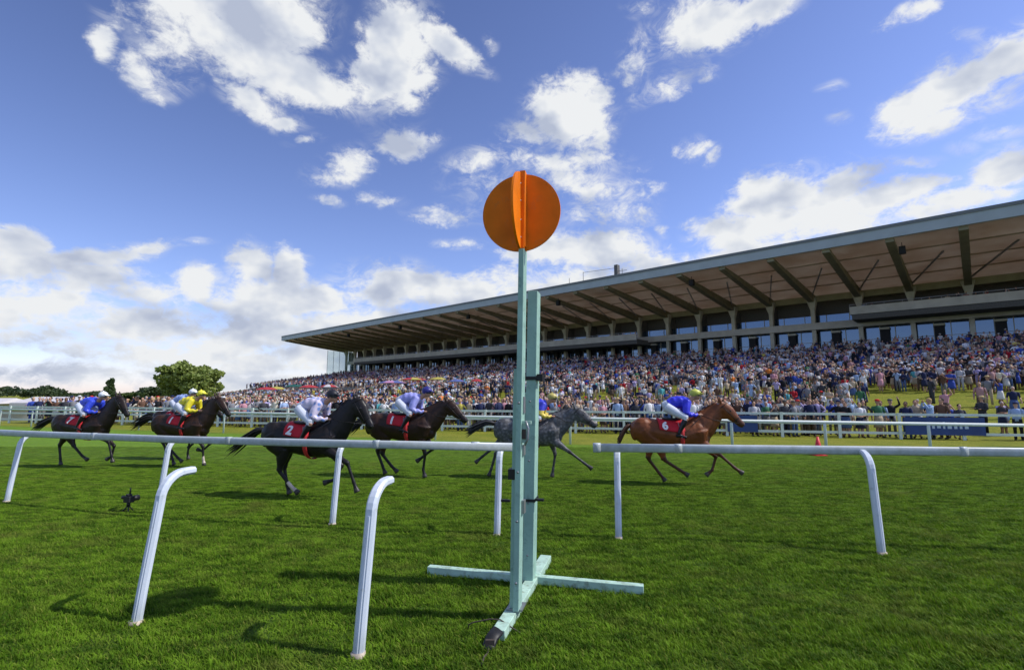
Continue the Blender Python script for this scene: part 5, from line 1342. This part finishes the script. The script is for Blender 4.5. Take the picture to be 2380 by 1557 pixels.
# steward's red traffic cone shape by the far rail
def cone():
    c = on_z(1903, 1058)
    e = empty('traffic_cone', 'red cone on the grass by the far rail, right of the chestnut horse', 'cone', c)
    m = MB(); m.tube([(0, 0, .03), (0, 0, .62)], [.15, .03], 20); m.build('body', mat('cone_red', (.70, .04, .05), .5), e, True)
    m = MB(); m.box(-.19, .19, -.19, .19, 0, .03); m.build('base', mat('cone_red', (.7, .04, .05)), e)
    m = MB(); m.tube([(0, 0, .30), (0, 0, .42)], [.0925, .0675], 20, cap=False); m.build('band', M_white, e, True)
cone()

# ------------------------------------------------------------------ trees, hedge line and tents in the distance
def leaf_mat(name, c1, c2):
    if name in MATS: return MATS[name]
    m = bpy.data.materials.new(name); MATS[name] = m; m.use_nodes = True; N = m.node_tree.nodes; L = m.node_tree.links; b = N['Principled BSDF']; b.inputs['Roughness'].default_value = .6
    a = N.new('ShaderNodeAttribute'); a.attribute_name = 'leaf'
    mx = N.new('ShaderNodeMix'); mx.data_type = 'RGBA'; L.new(a.outputs['Fac'], mx.inputs[0]); mx.inputs[6].default_value = (*c1, 1); mx.inputs[7].default_value = (*c2, 1)
    L.new(mx.outputs[2], b.inputs['Base Color']); t = N.new('ShaderNodeBsdfTranslucent'); L.new(mx.outputs[2], t.inputs[0]); ms = N.new('ShaderNodeMixShader'); ms.inputs[0].default_value = .25
    L.new(b.outputs[0], ms.inputs[1]); L.new(t.outputs[0], ms.inputs[2]); L.new(ms.outputs[0], N['Material Output'].inputs['Surface'])
    return m
M_bark = mat('bark', (.06, .045, .03), .9, noise=.3)
def leaf_cloud(centres, nleaf, size, rs):
    n = len(centres); V = []; T = []
    for (c, r) in centres:
        k = nleaf
        d = rs.normal(size=(k, 3)); d /= np.linalg.norm(d, axis=1)[:, None]; p = np.array(c) + d * (np.array(r) * (rs.uniform(.5, 1.05, k) ** .6)[:, None])
        u = rs.normal(size=(k, 3)); u /= np.linalg.norm(u, axis=1)[:, None]; w = np.cross(u, rs.normal(size=(k, 3))); w /= np.linalg.norm(w, axis=1)[:, None]
        s = size * rs.uniform(.6, 1.3, k)[:, None]
        V.append(np.stack([p - u * s - w * s * .6, p + u * s * .2 - w * s, p + u * s + w * s * .5, p - u * s * .3 + w * s], 1).reshape(-1, 3)); tone = np.clip(rs.normal(rs.uniform(.3, .7), .2, k), 0, 1); T.append(np.repeat(tone, 4))
    V = np.concatenate(V); T = np.concatenate(T)
    me = bpy.data.meshes.new('crown'); F_ = np.arange(len(V)).reshape(-1, 4); me.from_pydata(V.tolist(), [], F_.tolist())
    at = me.attributes.new('leaf', 'FLOAT', 'POINT'); at.data.foreach_set('value', T.astype('f4')); return me
def tree(base, h, w, label, c1, c2, seed, mname, column=False, size=.28, nc=46, group=None):
    rs = np.random.default_rng(seed)
    e = empty('tree', label, 'tree', base, 0, group)
    m = MB(); m.tube([(0, 0, 0), (.1, 0, h * .25), (0, .1, h * .55)], [w * .035 + .12, w * .028 + .09, .08], 9)
    for k in range(7):
        a = k * 2.4; m.tube([(0, 0, h * (.2 + .04 * k)), (w * .18 * math.cos(a), w * .18 * math.sin(a), h * (.42 + .04 * k)), (w * .36 * math.cos(a), w * .36 * math.sin(a), h * (.55 + .05 * (k % 4)))], [.16, .10, .03], 6)
    m.build('trunk', M_bark, e, True)
    cs = []
    for k in range(nc):
        if column: z = rs.uniform(.12, .98) * h; rr = w * .5 * math.sin(math.pi * min(1, max(.12, 1 - (z / h - .3) / .9 if z / h > .3 else z / h + .6)) * .5); a = rs.uniform(0, 6.3); q = rr * rs.uniform(.2, .7); cs.append(((q * math.cos(a), q * math.sin(a), z), (rr * .5 + .2, rr * .5 + .2, h * .10)))
        else:
            d = rs.normal(size=3); d /= np.linalg.norm(d); q = rs.uniform(.35, .98); cs.append(((d[0] * w * .5 * q, d[1] * w * .5 * q, h * .56 + d[2] * h * .40 * q), (w * .10 * rs.uniform(.7, 1.7),) * 2 + (h * .085 * rs.uniform(.7, 1.6),)))
    me = leaf_cloud(cs, 170, size, rs); me.materials.append(leaf_mat(mname, c1, c2)); o = bpy.data.objects.new('crown', me); COL.objects.link(o); o.parent = e
def tbase(px, Y): p = at_Y(px, 912, Y); return (p.x, p.y, float(gz(p.x, p.y)))
tree(tbase(447, 120), 10.4, 15.8, 'broad round green tree standing alone behind the crowd at the left', (.150, .215, .040), (.330, .390, .100), 5, 'leaf_round', size=.34, nc=70)
tree(tbase(256, 125), 6.3, 2.4, 'narrow dark upright tree behind the horse at the far left', (.045, .085, .025), (.10, .15, .045), 8, 'leaf_dark', True, nc=26)
tree(tbase(315, 120), 3.6, 8.0, 'low green tree left of the broad round tree', (.030, .065, .012), (.10, .14, .03), 9, 'leaf_round2', size=.3, nc=30)
def treeline():
    rs = np.random.default_rng(3); cs = []
    for k in range(330):
        px = rs.uniform(-500, 700); Y = rs.uniform(185, 240); b = tbase(px, Y); hh = (2.9 + 1.1 * math.sin(px * .02) + .9 * math.sin(px * .057 + 1)) * (1.12 if px < 120 else .92)
        cs.append(((b[0], b[1], b[2] + hh * rs.uniform(.3, .82)), (2.6 * rs.uniform(.7, 1.4), 2.2, hh * .30)))
    me = leaf_cloud(cs, 90, .42, rs); me.name = 'woodland'; me.materials.append(leaf_mat('leaf_wood', (.018, .045, .016), (.060, .085, .022)))
    o = bpy.data.objects.new('woodland', me); COL.objects.link(o); tag(o, kind='stuff')
treeline()
M_tent = mat('tent_white', (.60, .57, .57), .6, noise=.05)
def marquee(px0, px1, pyt, Y, label):
    a = at_Y(px0, pyt, Y); b = at_Y(px1, pyt, Y); g = float(gz((a.x + b.x) / 2, Y)); L_ = (b.x - a.x); h = a.z - g
    e = empty('marquee', label, 'marquee', (a.x, Y, g), 0, 'white marquees beyond the crowd')
    m = MB(); hw = 2.2; eave = h - .55
    m.add([(0, -hw, eave), (L_, -hw, eave), (L_, hw, eave), (0, hw, eave), (L_ * .04, 0, h), (L_ * .96, 0, h)], [(0, 1, 5, 4), (2, 3, 4, 5), (1, 2, 5), (3, 0, 4), (3, 2, 1, 0)]); m.build('roof', M_tent, e)
    m = MB(); m.box(-.02, L_ + .02, -hw - .02, -hw + .02, eave - .30, eave - .003); m.build('valance', M_tent, e)
    n = max(2, int(L_ / 2.6))
    for k in range(n + 1):
        m = MB(); m.box(L_ * k / n - .04, L_ * k / n + .04, -hw + .03, -hw + .11, 0, eave - .01); m.build('pole', M_steel, e)
    m = MB(); m.box(0, L_, hw - .05, hw - .02, 0, eave - .01); m.build('back_wall', M_tent, e)
marquee(-60, 42, 925, 52, 'white marquee at the extreme left edge beyond the crowd')
marquee(76, 218, 922, 50, 'long white marquee behind the crowd near the left edge')
marquee(480, 545, 923, 60, 'small white marquee roof right of the broad round tree')
